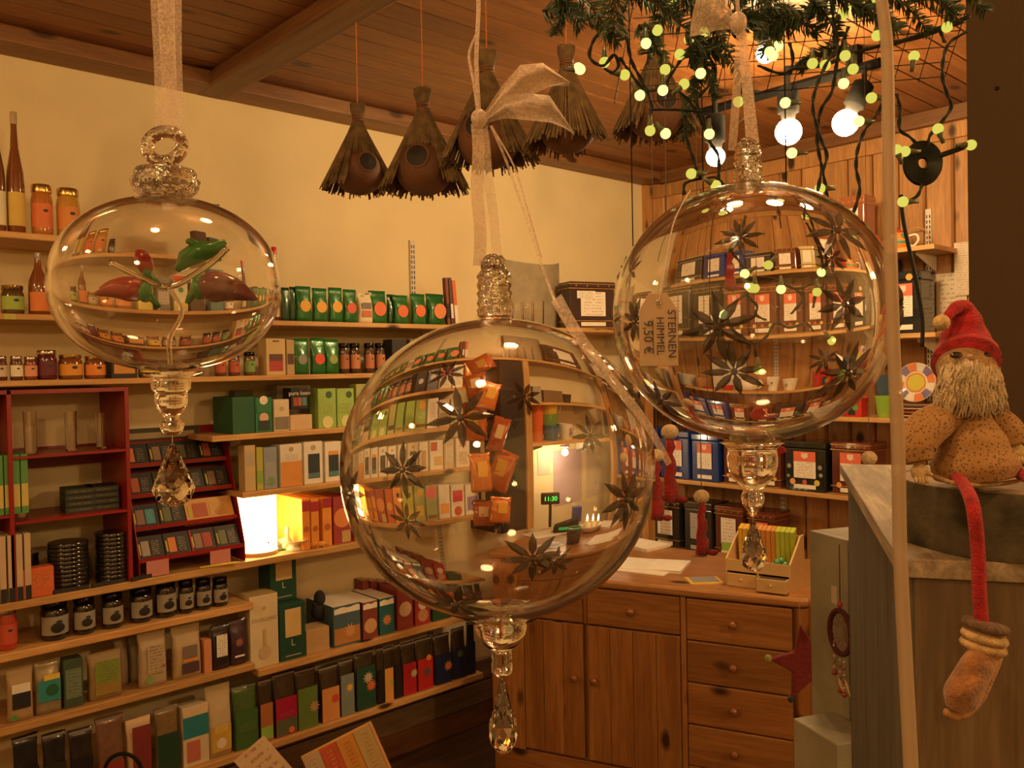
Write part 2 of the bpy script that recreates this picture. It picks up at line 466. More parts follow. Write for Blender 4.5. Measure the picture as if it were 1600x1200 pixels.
# ------------------------------------------------------------------ goods builders (front faces local -y, origin at bottom middle of the front face)
def sh(c, k): return tuple(min(1, x * k) for x in c)
def decor(t, w_, h_, y, decs, tilt=None):
    """printed patches on the front face: (kind, cx, cz, w, h, colour) in fractions of the face"""
    for i, dd in enumerate(decs):
        k, cx, cz, dw, dh, col = dd[:6]
        X, Zc, W, Hh = (cx - .5) * w_, cz * h_, dw * w_, dh * h_
        yy = y - .0004 * (i + 1)
        if k == 'r' or k == 'p':
            m = MB().box(X - W / 2, X + W / 2, yy, yy + .0003, Zc - Hh / 2, Zc + Hh / 2)
            part('printed_panel' if k == 'r' else 'text_panel', m, C(col) if k == 'r' else printed(col), t)
        elif k == 'd':
            n = 20; R_ = W / 2
            m = MB().prism([(X + R_ * cos(2 * pi * j / n), Zc + R_ * sin(2 * pi * j / n)) for j in range(n)], yy, yy + .0003)
            part('printed_disc', m, C(col), t)
        elif k == 'f':      # flower / leaf burst
            pts = []
            for j in range(20):
                rr = W / 2 * (1.0 if j % 2 == 0 else 0.55); pts.append((X + rr * cos(2 * pi * j / 20), Zc + rr * sin(2 * pi * j / 20)))
            part('printed_flower', MB().prism(pts, yy, yy + .0003), C(col), t)
        elif k == 'w':      # wavy top panel
            pts = [(X - W / 2, Zc - Hh / 2), (X + W / 2, Zc - Hh / 2)] + [(X + W / 2 - W * j / 8, Zc + Hh / 2 + Hh * .12 * sin(j * 1.4)) for j in range(9)]
            part('printed_panel', MB().prism(pts, yy, yy + .0003), C(col), t)
        elif k == 't':      # letters
            letters(dd[6], t, (X, yy, Zc), Hh, C(col))
def letters(s, parent, loc, size, mat, rot=(pi / 2, 0, 0), name='lettering', ext=.0002, align='CENTER'):
    c = bpy.data.curves.new(name, 'FONT'); c.body = s; c.size = size; c.extrude = ext
    c.align_x = align; c.align_y = 'CENTER'; c.resolution_u = 3
    c.materials.append(mat)
    tmp = bpy.data.objects.new(name, c); COL.objects.link(tmp)
    me = bpy.data.meshes.new_from_object(tmp.evaluated_get(bpy.context.evaluated_depsgraph_get()))
    bpy.data.objects.remove(tmp)
    if not me.materials: me.materials.append(mat)
    o = bpy.data.objects.new(name, me); COL.objects.link(o); o.parent = parent; o.location = loc; o.rotation_euler = rot
    return o
def carton(t, w_, d_, h_, col, decs=(), kind='paper', top=None):
    part('box', MB().box(-w_ / 2, w_ / 2, 0, d_, 0, h_), C(col, kind), t, bevel=min(.0015, w_ * .04))
    if top: part('lid_flap', MB().box(-w_ / 2 + .001, w_ / 2 - .001, .001, d_ - .001, h_ + .0002, h_ + .0012), C(top), t)
    decor(t, w_, h_, -.0006, decs)
def pouch_mb(w_, d_, h_, crimp=0.12, wr=0.03, nz=9, nx=12):
    m = MB(); vs = []; fs = []; sd = random.random() * 9
    for j in range(nz + 1):
        f = j / nz; z_ = f * h_
        if f < 1 - crimp:
            g = f / (1 - crimp); th = d_ * (0.9 + .25 * sin(pi * min(1, g * 1.15))) * (1 - max(0, g - .55) ** 1.4 * 1.9)
        else: th = d_ * .08
        th = max(th, d_ * .07); ww = w_ * (1 - .05 * sin(pi * f) + (.04 if f >= 1 - crimp else 0))
        for i in range(nx):
            a = 2 * pi * i / nx
            cx_, sy_ = cos(a), sin(a)
            X = math.copysign(abs(cx_) ** .45, cx_) * ww / 2; Y = math.copysign(abs(sy_) ** .6, sy_) * th / 2
            k = wr * w_ * sin(7 * a + sd + j * 2.1) * (0.25 + f)
            vs.append((X + k * .3, d_ / 2 + Y + k * (.5 if 0 < f < 1 else 0), z_ + (k * .3 if f == 1 else 0)))
    for j in range(nz):
        for i in range(nx):
            q = (i + 1) % nx; fs.append((j * nx + i, j * nx + q, (j + 1) * nx + q, (j + 1) * nx + i))
    fs.append(tuple(reversed(range(nx)))); fs.append(tuple(nz * nx + i for i in range(nx)))
    return m.add(vs, fs)
def pouch(t, w_, d_, h_, col, decs=(), kind='foil', clip=None):
    o = part('pouch', pouch_mb(w_, d_, h_), C(col, kind), t, smooth=True)
    if clip: part('top_strip', MB().box(-w_ * .52, w_ * .52, d_ / 2 - .004, d_ / 2 + .004, h_ * .955, h_ * .955 + .008), C(clip, 'gloss'), t)
    decor(t, w_, h_, -d_ * .09 - .001, decs)
def clearbag(t, w_, d_, h_, card, decs=(), fill=(.05, .035, .02), cardh=.62, clip=(.25, .24, .23)):
    part('bag', pouch_mb(w_, d_, h_, .1, .05), C(fill, 'foil'), t, smooth=True)
    part('card', MB().box(-w_ * .46, w_ * .46, -d_ * .1 - .0012, -d_ * .1, .002, h_ * cardh), C(card, 'gloss'), t)
    part('top_strip', MB().box(-w_ * .5, w_ * .5, d_ / 2 - .004, d_ / 2 + .003, h_ * .95, h_ * .95 + .007), C(clip, 'gloss'), t)
    decor(t, w_, h_, -d_ * .1 - .0014, decs)
def jar(t, w_, d_, h_, col, decs=(), lid=(.65, .45, .15), lab=None, lidk='metal', lh=.16):
    r = w_ / 2; c_ = (0, r, 0)
    part('glass_body', MB().lathe([(r * .8, 0), (r * .96, h_ * .03), (r, h_ * .1), (r, h_ * .68), (r * .93, h_ * .76), (r * .84, h_ * (1 - lh))], 24, c_), C(col, 'gloss'), t, smooth=True, auto=50)
    part('lid', MB().lathe([(r * .9, h_ * (1 - lh)), (r * .93, h_ * (1 - lh + .02)), (r * .93, h_ * .985), (r * .88, h_)], 24, c_), C(lid, lidk), t, smooth=True, auto=50)
    if lab:
        n = 14; m = MB(); vs = []; 
        for i in range(n + 1):
            a = -pi / 2 + (i / n - .5) * 2.5
            for z_ in (h_ * .16, h_ * .62): vs.append((r * 1.012 * cos(a), r + r * 1.012 * sin(a), z_))
        m.add(vs, [(2 * i, 2 * i + 2, 2 * i + 3, 2 * i + 1) for i in range(n)])
        part('paper_label', m, C(lab), t, smooth=True, fix=False)
        part('label_emblem', MB().ball((r * .12, -.0004 - r * .012, h_ * .48), r * .24, 12, 6, (1, .06, .6)), C((.03, .035, .03)), t)
        if lh > .17:
            part('label_picture', MB().ball((0, -.0008 - r * .012, h_ * .34), r * .5, 16, 8, (1, .06, .8)), C((.015, .012, .01)), t)
def bottle(t, w_, d_, h_, col, decs=(), lab=None, cap=(.3, .3, .28), shoulder=.5, neck=.2):
    r = w_ / 2; c_ = (0, r, 0)
    part('glass_body', MB().lathe([(r * .85, 0), (r, h_ * .02), (r * 1.0, h_ * shoulder * .8), (r * .92, h_ * shoulder), (r * neck * 1.6, h_ * (shoulder + .2)), (r * neck * 1.2, h_ * .86), (r * neck * 1.2, h_ * .93)], 24, c_), C(col, 'gloss'), t, smooth=True, auto=60)
    part('cap', MB().lathe([(r * neck * 1.35, h_ * .9), (r * neck * 1.4, h_ * .91), (r * neck * 1.4, h_ * .995), (r * neck * 1.2, h_)], 16, c_), C(cap, 'gloss'), t, smooth=True, auto=50)
    if lab:
        n = 12; vs = []
        for i in range(n + 1):
            a = -pi / 2 + (i / n - .5) * 2.3
            for z_ in (h_ * .06, h_ * .06 + h_ * shoulder * .55): vs.append((r * 1.015 * cos(a), r + r * 1.015 * sin(a), z_))
        part('paper_label', MB().add(vs, [(2 * i, 2 * i + 2, 2 * i + 3, 2 * i + 1) for i in range(n)]), C(lab), t, smooth=True, fix=False)
def tin(t, w_, d_, h_, col, decs=(), style='gold', card=(.82, .76, .66), red=True):
    """tea tin with lid, trim bands, red and white paper label and round stickers"""
    hb = h_ * .86
    part('tin_body', MB().box(-w_ / 2, w_ / 2, 0, d_, 0, hb), C(col, 'gloss'), t, bevel=w_ * .03)
    part('lid', MB().box(-w_ / 2 - .003, w_ / 2 + .003, -.003, d_ + .003, hb, h_), C(sh(col, 1.1), 'gloss'), t, bevel=w_ * .03)
    bands = [(hb - .004, .004), (hb + .018, .004)] if style else []
    if style: bands += [(.002, .005), (h_ * .16, .004)]
    bc = {'gold': GOLD, 'silver': SILVER, None: GOLD}[style]
    for z_, bh in bands:
        part('trim_band', MB().box(-w_ / 2 - .0045, w_ / 2 + .0045, -.0045, d_ + .0045, z_, z_ + bh), bc, t)
    if style == 'gold':
        for i in range(4):
            part('trim_stud', MB().ball((-w_ * .36 + w_ * .24 * i, -.0035, hb + .011), .0035, 8, 5, (1, .4, 1)), C((.55, .22, .04), 'gloss'), t)
    if red: part('red_label', MB().box(-w_ * .27, w_ * .27, -.0052, -.0046, h_ * .60, h_ * .80), C((.72, .16, .09)), t)
    if red: part('label_crest', MB().prism([(-w_ * .08, h_ * .77), (w_ * .08, h_ * .77), (w_ * .08, h_ * .69), (0, h_ * .655), (-w_ * .08, h_ * .69)], -.0058, -.0052), C((.8, .6, .5)), t)
    part('text_label', MB().box(-w_ * .27, w_ * .27, -.0052, -.0046, h_ * .27, h_ * (.60 if red else .78)), printed(card, (.45, .2, .15), 8), t)
    part('price_label', MB().box(-w_ * .27, w_ * .27, -.0052, -.0046, h_ * .06, h_ * .14), C(card), t)
    decor(t, w_, h_, -.0052, decs)
def mug(t, w_, d_, h_, col, inner=None, handle=1, decs=()):
    r = w_ / 2; c_ = (0, r, 0)
    part('cup', MB().lathe([(r * .66, 0), (r * .7, .004), (r * .98, h_ * .96), (r, h_), (r * .94, h_), (r * .9, h_ * .9), (r * .62, .006)], 24, c_), C(col, 'gloss'), t, smooth=True, auto=60)
    part('cup_inside', MB().lathe([(r * .60, .008), (r * .905, h_ * .975)], 24, c_, cap=False), C(inner or col, 'gloss'), t, smooth=True)
    if handle:
        s = handle
        pts = [(s * r * .85, r, h_ * .82), (s * r * 1.35, r, h_ * .85), (s * r * 1.55, r, h_ * .6), (s * r * 1.35, r, h_ * .3), (s * r * .78, r, h_ * .25)]
        part('handle', MB().tube(smooth_path(pts, 4), r * .1, 8), C(inner or col, 'gloss'), t, smooth=True)
    decor(t, w_, h_, -.002, decs)
def tumbler(t, w_, d_, h_, col=None, decs=()):
    r = w_ / 2; c_ = (0, r, 0)
    part('glass', MB().lathe([(r * .75, 0), (r * .8, .002), (r * .92, h_), (r * .80, h_), (r * .68, .006), (.0001, .006), (.0001, 0)], 20, c_, cap=False, closed=True), WARMGLASS, t, smooth=True, auto=50)

NAMES = {carton: 'carton', pouch: 'foil_pouch', clearbag: 'tea_bag', jar: 'jar', bottle: 'bottle', tin: 'tea_tin', mug: 'mug', tumbler: 'drinking_glass'}
CATS = {carton: 'box', pouch: 'pouch', clearbag: 'tea bag', jar: 'jar', bottle: 'bottle', tin: 'tin', mug: 'mug', tumbler: 'glass'}
BUILT = []
def row(wall, z, items, place, group, set_=0.02, lens=None, depth=None):
    """items: (fn, x0, x1, ytop, description, colour, kwargs); px extents in the photograph, stood on the shelf at height z"""
    tot = {}; cnt = {}
    for it in items: tot[it[4]] = tot.get(it[4], 0) + 1
    for it in items:
        fn, x0, x1, yt, desc, col = it[:6]; kw = dict(it[6]) if len(it) > 6 else {}
        if lens:
            (x0, yt), (x1, _) = lens(x0, yt), lens(x1, yt)
        zz = z + kw.pop('dz', 0); back = kw.pop('back', 0); dd = kw.pop('d', None); hh = kw.pop('h', None)
        name = kw.pop('name', None); cat = kw.pop('cat', None); turn = kw.pop('turn', 0); lean = kw.pop('lean', 0)
        dep = D - set_ - back
        if wall == 'L':
            pz = L((x0 + x1) / 2, yt, dep); a = L(x0, yt, dep).y; b = L(x1, yt, dep).y
            loc = (dep, (a + b) / 2, zz); rz = pi / 2
        else:
            pz = B((x0 + x1) / 2, yt, dep); a = B(x0, yt, dep).x; b = B(x1, yt, dep).x
            loc = ((a + b) / 2, YB - dep, zz); rz = 0
        w_ = abs(b - a) - .0025; h_ = hh or (pz.z - zz)
        # obliquely seen things show their side as well
        cnt[desc] = cnt.get(desc, 0) + 1
        lab = desc
        if tot[desc] > 1: lab += ', ' + ORD[cnt[desc] - 1] + ' from left'
        lab += ', ' + place
        d_ = dd or {carton: min(.16, max(.05, w_ * .9)), pouch: w_ * .5, clearbag: w_ * .42, tin: min(w_, .15)}.get(fn, w_)
        d_ = min(d_, dep - .008)
        t = thing(name or NAMES[fn], lab, cat or CATS[fn], loc, rz + turn, group)
        if lean: t.rotation_euler[1] = lean
        fn(t, w_, d_, h_, col, **kw)
        BUILT.append((lab, w_, h_))
    return

# ------------------------------------------------------------------ goods on the cream wall
OR, YE, GR, DG, CR, BR, RD, TE, MA = (.75, .25, .05), (.75, .55, .08), (.25, .45, .08), (.02, .12, .04), (.72, .62, .42), (.25, .1, .035), (.6, .04, .03), (.03, .25, .27), (.16, .02, .03)
KR = (.55, .36, .18); BK = (.02, .018, .02); WH = (.8, .75, .65); PK = (.7, .12, .2); PU = (.32, .25, .5); NV = (.02, .03, .1); BL = (.02, .07, .35); GY = (.3, .33, .36)
G = (.02, .16, .035)
row('L', ZL1, [
    (bottle, -14, 8, 185, 'tall dark amber bottle', (.16, .05, .012), dict(lab=(.75, .7, .5), cap=(.3, .2, .08), shoulder=.55)),
    (bottle, 8, 39, 172, 'tall amber juice bottle with yellow label', (.2, .065, .015), dict(lab=(.7, .5, .1), cap=(.5, .4, .25), shoulder=.5, neck=.28)),
    (jar, 50, 86, 287, 'honey jar with orange-red label', (.5, .18, .03), dict(lab=(.75, .2, .06))),
    (jar, 91, 129, 293, 'honey jar with orange label', (.55, .3, .05), dict(lab=(.72, .28, .06))),
    (jar, 134, 152, 335, 'small black-lidded jar', (.05, .03, .02), dict(lid=(.05, .04, .03))),
    (carton, 318, 344, 318, 'dark brown carton', (.07, .04, .03), dict(d=.06)),
    (carton, 348, 372, 334, 'dark teal carton', (.03, .09, .1), dict(d=.06)),
], 'on topmost shelf', 'bottles and jars on the topmost shelf')
row('L', ZL2, [
    (jar, 3, 42, 445, 'preserve jar with green label', (.1, .06, .03), dict(lab=(.35, .5, .08), lid=(.3, .2, .08))),
    (bottle, 45, 79, 393, 'squat syrup bottle with orange label', (.22, .07, .02), dict(lab=(.72, .22, .05), shoulder=.55, neck=.24, cap=(.35, .3, .25))),
    (jar, 82, 112, 458, 'pale preserve jar', (.35, .25, .12), dict(lab=(.6, .5, .35))),
    (jar, 118, 152, 450, 'preserve jar with orange label', (.4, .15, .04), dict(lab=OR)),
    (jar, 158, 194, 450, 'preserve jar with orange label', (.4, .15, .04), dict(lab=OR)),
    (carton, 202, 232, 425, 'tall yellow carton', (.72, .6, .08), dict(decs=[('p', .5, .8, .8, .2, (.7, .6, .3)), ('r', .5, .45, .5, .2, (.1, .1, .08))], kind='gloss')),
    (carton, 240, 266, 430, 'grey carton', (.2, .18, .16), dict(decs=[('p', .5, .4, .8, .4, (.5, .45, .4))])),
    (carton, 272, 300, 425, 'white carton with green leaf', (.7, .68, .5), dict(decs=[('r', .5, .9, 1, .16, RD), ('f', .5, .6, .5, .2, (.1, .3, .08)), ('r', .5, .15, 1, .2, (.6, .5, .1))])),
    (carton, 304, 334, 440, 'dark slim carton', (.1, .05, .03)),
    (carton, 345, 375, 412, 'slim teal carton', (.04, .15, .16)),
    (jar, 380, 404, 470, 'small jar with white label', (.3, .12, .05), dict(lab=WH)),
    (bottle, 423, 440, 385, 'slender brown bottle with red cap', (.12, .025, .012), dict(lab=(.65, .5, .3), cap=(.6, .03, .03), shoulder=.45, neck=.35, back=.03)),
], 'on packet shelf', 'jars and cartons on the left of the packet shelf')
def disc(c, x=.5, z=.44, w_=.72): return ('d', x, z, w_, 0, c)
OY = (.8, .42, .04); OR2 = (.75, .16, .04)
row('L', ZL2, [
    (pouch, 440, 453, 449, 'dark green foil coffee pouch, no disc', (.01, .06, .02), dict(back=.02)),
    (pouch, 453, 466, 448, 'dark green foil coffee pouch, no disc', (.01, .07, .02), dict(back=.015)),
    (pouch, 464, 488, 447, 'green foil coffee pouch with yellow disc', G, dict(decs=[disc(OY)])),
    (pouch, 490, 513, 450, 'green foil coffee pouch with yellow disc', G, dict(decs=[disc(OY)])),
    (pouch, 515, 537, 449, 'green foil coffee pouch with yellow disc', G, dict(decs=[disc(OY)])),
    (pouch, 538, 559, 452, 'green foil coffee pouch with red disc', G, dict(decs=[disc((.7, .1, .04))])),
    (pouch, 560, 584, 456, 'cream paper coffee pouch', (.72, .62, .42), dict(kind='paper', decs=[('r', .5, .55, .6, .2, (.2, .16, .13)), ('r', .5, .3, .6, .2, (.6, .15, .05)), ('r', .5, .93, .3, .03, BK)])),
    (pouch, 579, 606, 454, 'green foil coffee pouch with red disc', G, dict(decs=[disc(OR2)])),
    (pouch, 606, 620, 460, 'dark green foil coffee pouch, no disc', (.01, .07, .02), dict(back=.02)),
    (pouch, 617, 640, 461, 'green foil coffee pouch with red disc', G, dict(decs=[disc(OR2)])),
    (pouch, 645, 667, 459, 'green foil coffee pouch with red disc', G, dict(decs=[disc(OR2)])),
    (pouch, 670, 697, 459, 'green foil coffee pouch with red disc', (.015, .13, .03), dict(decs=[disc((.75, .25, .08), .6)])),
    (carton, 698, 703, 434, 'slim brown incense packet', (.2, .06, .03), dict(decs=[('r', .5, .3, .9, .3, BK)], lean=-.05, d=.02)),
    (carton, 704, 709, 434, 'slim dark incense packet', (.1, .05, .04), dict(decs=[('r', .5, .3, .9, .3, WH)], lean=-.06, d=.02)),
    (carton, 710, 716, 438, 'slim orange-red incense packet', (.65, .14, .04), dict(decs=[('r', .5, .25, .9, .4, WH)], lean=-.08, d=.02)),
], 'on packet shelf', 'foil coffee pouches on the long shelf')
row('L', ZL3, [
    (jar, -12, 14, 556, 'jam jar with white lid', (.1, .03, .02), dict(lid=(.5, .45, .38), lab=(.6, .5, .4))),
    (jar, 16, 38, 556, 'jam jar with white label', (.1, .04, .02), dict(lid=(.45, .4, .35), lab=WH)),
    (jar, 38, 61, 557, 'jam jar with pale red label', (.2, .05, .02), dict(lid=(.45, .4, .35), lab=(.75, .35, .22))),
    (jar, 59, 93, 547, 'large maroon jam jar', (.1, .015, .025), dict(lid=(.5, .42, .35), lab=(.14, .02, .035))),
    (jar, 94, 134, 554, 'jam jar with amber label', (.2, .07, .02), dict(lab=(.75, .33, .04))),
    (jar, 135, 170, 556, 'jam jar with orange-red label', (.2, .07, .02), dict(lab=(.75, .26, .05))),
    (carton, 173, 215, 562, 'low black and orange box', BK, dict(decs=[('r', .5, .5, .8, .5, (.6, .28, .06))])),
    (jar, 220, 250, 558, 'jar with yellow label', (.2, .1, .02), dict(lab=YE)),
    (jar, 254, 284, 558, 'jar with grey label', (.12, .08, .05), dict(lab=(.4, .35, .3))),
    (jar, 290, 316, 556, 'spice jar with brown label', (.1, .05, .03), dict(lab=(.4, .12, .06))),
    (jar, 338, 356, 552, 'slim jar with red label', (.12, .05, .03), dict(lab=(.5, .1, .05), lid=BK)),
    (jar, 360, 378, 552, 'slim jar with red label', (.12, .05, .03), dict(lab=(.5, .1, .05), lid=BK)),
    (jar, 384, 402, 550, 'slim jar with green label', (.12, .08, .03), dict(lab=(.2, .35, .1), lid=BK)),
    (carton, 415, 446, 529, 'beige carton with red picture', (.62, .46, .22), dict(decs=[('r', .5, .45, .7, .25, (.12, .05, .04)), ('r', .5, .25, .7, .28, (.45, .05, .05)), ('r', .5, .93, .35, .03, BK)])),
    (carton, 447, 460, 531, 'narrow beige carton', (.5, .36, .18), dict(decs=[('r', .5, .45, .8, .3, (.1, .05, .04))])),
    (pouch, 459, 484, 529, 'green foil pouch with grey disc', G, dict(decs=[disc((.25, .27, .25), .5, .42, .6)])),
    (pouch, 487, 510, 528, 'green foil pouch with red disc', G, dict(decs=[disc((.7, .08, .04), .5, .42, .7)])),
    (pouch, 509, 531, 530, 'green foil pouch with olive disc', G, dict(decs=[disc((.3, .4, .1), .5, .42, .6)])),
    (jar, 533, 549, 536, 'spice jar with rust label', (.06, .03, .02), dict(lid=BK, lab=(.4, .15, .07))),
    (jar, 550, 566, 536, 'spice jar with rust label', (.06, .03, .02), dict(lid=BK, lab=(.55, .22, .1))),
    (jar, 573, 588, 536, 'spice jar with rust label', (.06, .03, .02), dict(lid=BK, lab=(.5, .18, .08))),
    (jar, 590, 605, 536, 'spice jar with rust label', (.06, .03, .02), dict(lid=BK, lab=(.5, .2, .1))),
    (carton, 612, 636, 530, 'black carton', BK, dict(decs=[('d', .5, .5, .5, 0, (.5, .5, .45))])),
    (carton, 640, 662, 530, 'grey blue carton', (.14, .15, .18), dict(decs=[('d', .5, .6, .6, 0, (.55, .5, .45))])),
    (carton, 665, 690, 530, 'pink and white carton', (.65, .5, .45), dict(decs=[('r', .5, .75, 1, .4, (.55, .2, .2)), ('p', .5, .25, .9, .4, WH)])),
    (carton, 692, 712, 526, 'white carton with small print', WH, dict(decs=[('p', .5, .4, .8, .6, WH)])),
    (pouch, 716, 738, 520, 'orange clear pouch', (.6, .2, .04)),
], 'on jam shelf', 'goods on the jam jar shelf')
row('L', ZR4, [
    (carton, 362, 398, 620, 'dark green tea carton', (.015, .1, .045), dict(d=.16)),
    (carton, 398, 425, 621, 'green tea carton with white heart', (.02, .2, .08), dict(decs=[('d', .5, .92, .5, 0, WH), ('d', .5, .42, .55, 0, (.7, .45, .35)), ('r', .5, .2, .7, .28, (.03, .05, .05)), ('p', .5, .68, .8, .2, (.03, .22, .09))])),
    (carton, 427, 452, 624, 'cream carton with small seal', (.7, .6, .42), dict(decs=[('d', .5, .7, .3, 0, (.5, .42, .25)), ('r', .5, .25, .9, .4, (.25, .22, .18))])),
    (carton, 453, 488, 648, 'low cream carton under a black one', (.68, .5, .3)),
    (carton, 454, 482, 620, 'black carton with coloured squares', BK, dict(dz=.075, h=.075, decs=[('t', .5, .75, 1, .28, (.8, .75, .7), 'pure keen'), ('r', .25, .35, .25, .4, (.4, .08, .06)), ('r', .5, .35, .2, .4, (.45, .15, .06)), ('r', .76, .35, .25, .4, (.1, .25, .3))])),
    (carton, 496, 525, 607, 'light green tall carton', (.32, .5, .12), dict(decs=[('d', .6, .84, .35, 0, (.05, .12, .05)), ('p', .5, .5, .8, .25, (.35, .5, .12)), ('d', .5, .15, .6, 0, (.7, .7, .3))])),
    (carton, 526, 553, 607, 'light green tall carton', (.34, .52, .12), dict(decs=[('d', .7, .84, .35, 0, (.05, .12, .05)), ('p', .5, .5, .8, .25, (.35, .5, .12)), ('d', .5, .15, .6, 0, (.7, .7, .3))])),
    (carton, 556, 574, 600, 'olive tall carton', (.4, .42, .15), dict(decs=[('r', .5, .2, .9, .15, BK)])),
    (carton, 577, 596, 600, 'green tall carton', (.3, .45, .1), dict(decs=[('r', .5, .12, .9, .1, BR)])),
    (carton, 600, 620, 600, 'green tall carton', (.3, .45, .1), dict(decs=[('r', .5, .12, .9, .1, BR)])),
    (carton, 622, 644, 600, 'green carton with orange disc', (.32, .48, .15), dict(decs=[('d', .6, .8, .7, 0, (.8, .45, .06)), ('r', .5, .12, .9, .1, BR)])),
    (carton, 647, 668, 600, 'white carton with script', WH, dict(decs=[('p', .5, .6, .6, .5, WH)])),
    (carton, 670, 690, 604, 'beige carton', (.6, .5, .35), dict(decs=[('r', .5, .3, .8, .4, (.35, .28, .15))])),
    (carton, 692, 712, 604, 'beige carton', (.6, .52, .35), dict(decs=[('r', .5, .3, .8, .4, (.4, .35, .2))])),
], 'on green carton shelf', 'tea cartons on the green carton shelf')
row('L', ZR4, [
    (carton, 432, 486, 601, 'grey carton standing behind the black one', (.42, .38, .3), dict(back=.13, d=.06)),
    (carton, 366, 396, 610, 'olive carton at the back', (.12, .13, .05), dict(back=.17, d=.05)),
], 'on green carton shelf', 'cartons at the back of the green carton shelf')
def windowbox(c=WH, win=(.03, .05, .07), low=(.1, .2, .25)): return dict(decs=[('r', .52, .42, .62, .58, win), ('p', .52, .5, .6, .2, win), ('r', .52, .2, .62, .12, low), ('d', .5, .86, .25, 0, (.5, .4, .25))])
row('L', ZR5, [
    (carton, 381, 399, 696, 'tall beige carton', (.55, .42, .22), dict(decs=[('r', .5, .7, .7, .3, (.45, .4, .3))])),
    (carton, 400, 411, 699, 'yellow-green carton', (.45, .45, .08), dict(decs=[('r', .5, .3, .8, .3, GR)])),
    (carton, 411, 433, 699, 'blue-grey carton', (.28, .33, .4), dict(decs=[('r', .5, .4, .8, .5, (.35, .38, .4)), ('f', .5, .2, .8, .2, (.2, .35, .15))])),
    (carton, 437, 472, 694, 'white carton with orange lower half', WH, dict(decs=[('r', .5, .3, .98, .58, (.72, .32, .08)), ('d', .5, .88, .2, 0, (.5, .35, .2)), ('p', .5, .7, .8, .15, WH)])),
    (carton, 474, 504, 690, 'white carton with dark window', WH, windowbox()),
    (carton, 507, 533, 690, 'white carton with dark window', WH, dict(decs=[('r', .52, .42, .62, .58, (.03, .05, .07)), ('r', .52, .72, .62, .1, (.75, .35, .08)), ('r', .52, .2, .62, .12, (.1, .25, .3))])),
    (carton, 536, 560, 690, 'white carton with dark window', WH, windowbox()),
    (carton, 563, 584, 690, 'white carton with dark window', WH, windowbox()),
    (carton, 588, 608, 688, 'white carton with amber print', WH, dict(decs=[('r', .5, .35, .6, .5, (.6, .4, .15))])),
    (carton, 610, 632, 685, 'white carton with dark window', WH, windowbox()),
    (carton, 634, 652, 684, 'white carton with amber print', WH, dict(decs=[('r', .5, .4, .5, .6, (.55, .4, .2))])),
    (carton, 655, 680, 682, 'white carton with red corner', WH, dict(decs=[('r', .3, .8, .5, .3, (.5, .08, .05)), ('r', .6, .3, .6, .3, (.65, .45, .2))])),
    (carton, 682, 700, 680, 'beige carton', (.65, .55, .4), dict(decs=[('p', .5, .5, .7, .5, WH)])),
    (carton, 703, 728, 678, 'white carton with framed pink print', WH, dict(decs=[('r', .5, .8, .5, .2, (.6, .35, .35)), ('p', .5, .3, .7, .45, (.7, .6, .4))])),
], 'on carton shelf', 'white cartons on the shelf above the lantern')
row('L', ZL6, [
    (carton, 471, 484, 779, 'orange spice tea carton', (.75, .28, .04), dict(d=.19, decs=[('r', .5, .85, 1, .2, (.4, .03, .05)), ('d', .5, .4, .7, 0, (.5, .12, .05))])),
    (carton, 485, 498, 780, 'orange spice tea carton', (.78, .32, .05), dict(d=.19, decs=[('r', .5, .85, 1, .2, (.4, .03, .05)), ('d', .5, .4, .7, 0, (.5, .12, .05))])),
    (carton, 503, 518, 778, 'orange spice tea carton', (.78, .32, .05), dict(d=.19, decs=[('r', .5, .9, 1, .2, (.35, .03, .05)), ('d', .5, .4, .7, 0, (.5, .12, .05))])),
    (carton, 520, 548, 776, 'dark red carton with big orange disc', (.35, .05, .05), dict(d=.17, decs=[('d', .5, .55, .98, 0, (.72, .25, .08)), ('r', .7, .15, .5, .25, (.5, .35, .15))])),
    (carton, 552, 572, 774, 'orange carton with arch picture', (.55, .12, .04), dict(decs=[('d', .5, .5, .8, 0, (.78, .35, .08))])),
    (carton, 574, 594, 770, 'orange carton with dark seal', (.75, .3, .08), dict(decs=[('d', .6, .8, .4, 0, BK), ('d', .5, .3, .7, 0, (.6, .25, .1))])),
    (carton, 596, 620, 766, 'yellow-green carton with dark seal', (.45, .45, .08), dict(decs=[('d', .65, .75, .4, 0, BK), ('f', .5, .3, .7, .3, (.65, .5, .06))])),
    (carton, 623, 644, 764, 'green carton with yellow flower', (.35, .42, .15), dict(decs=[('d', .5, .8, .6, 0, YE), ('r', .5, .3, .7, .3, YE)])),
    (carton, 646, 668, 763, 'green carton with pink disc', (.33, .42, .2), dict(decs=[('d', .5, .8, .95, 0, (.75, .1, .18)), ('r', .5, .1, .8, .1, BR)])),
    (carton, 671, 692, 762, 'white carton with orange glow', WH, dict(decs=[('r', .5, .3, .8, .3, (.8, .4, .1))])),
    (carton, 694, 718, 761, 'white carton with red panel', WH, dict(decs=[('r', .5, .65, .75, .35, (.65, .03, .08)), ('d', .5, .18, .6, 0, (.6, .1, .06))])),
    (carton, 720, 744, 760, 'white carton with purple panel', WH, dict(decs=[('r', .5, .38, .75, .45, PU), ('d', .5, .85, .2, 0, (.5, .4, .3))])),
], 'on lantern shelf', 'fruit tea cartons right of the lantern')
cat_lab = dict(lab=(.3, .27, .22), lid=BK, lh=.2)
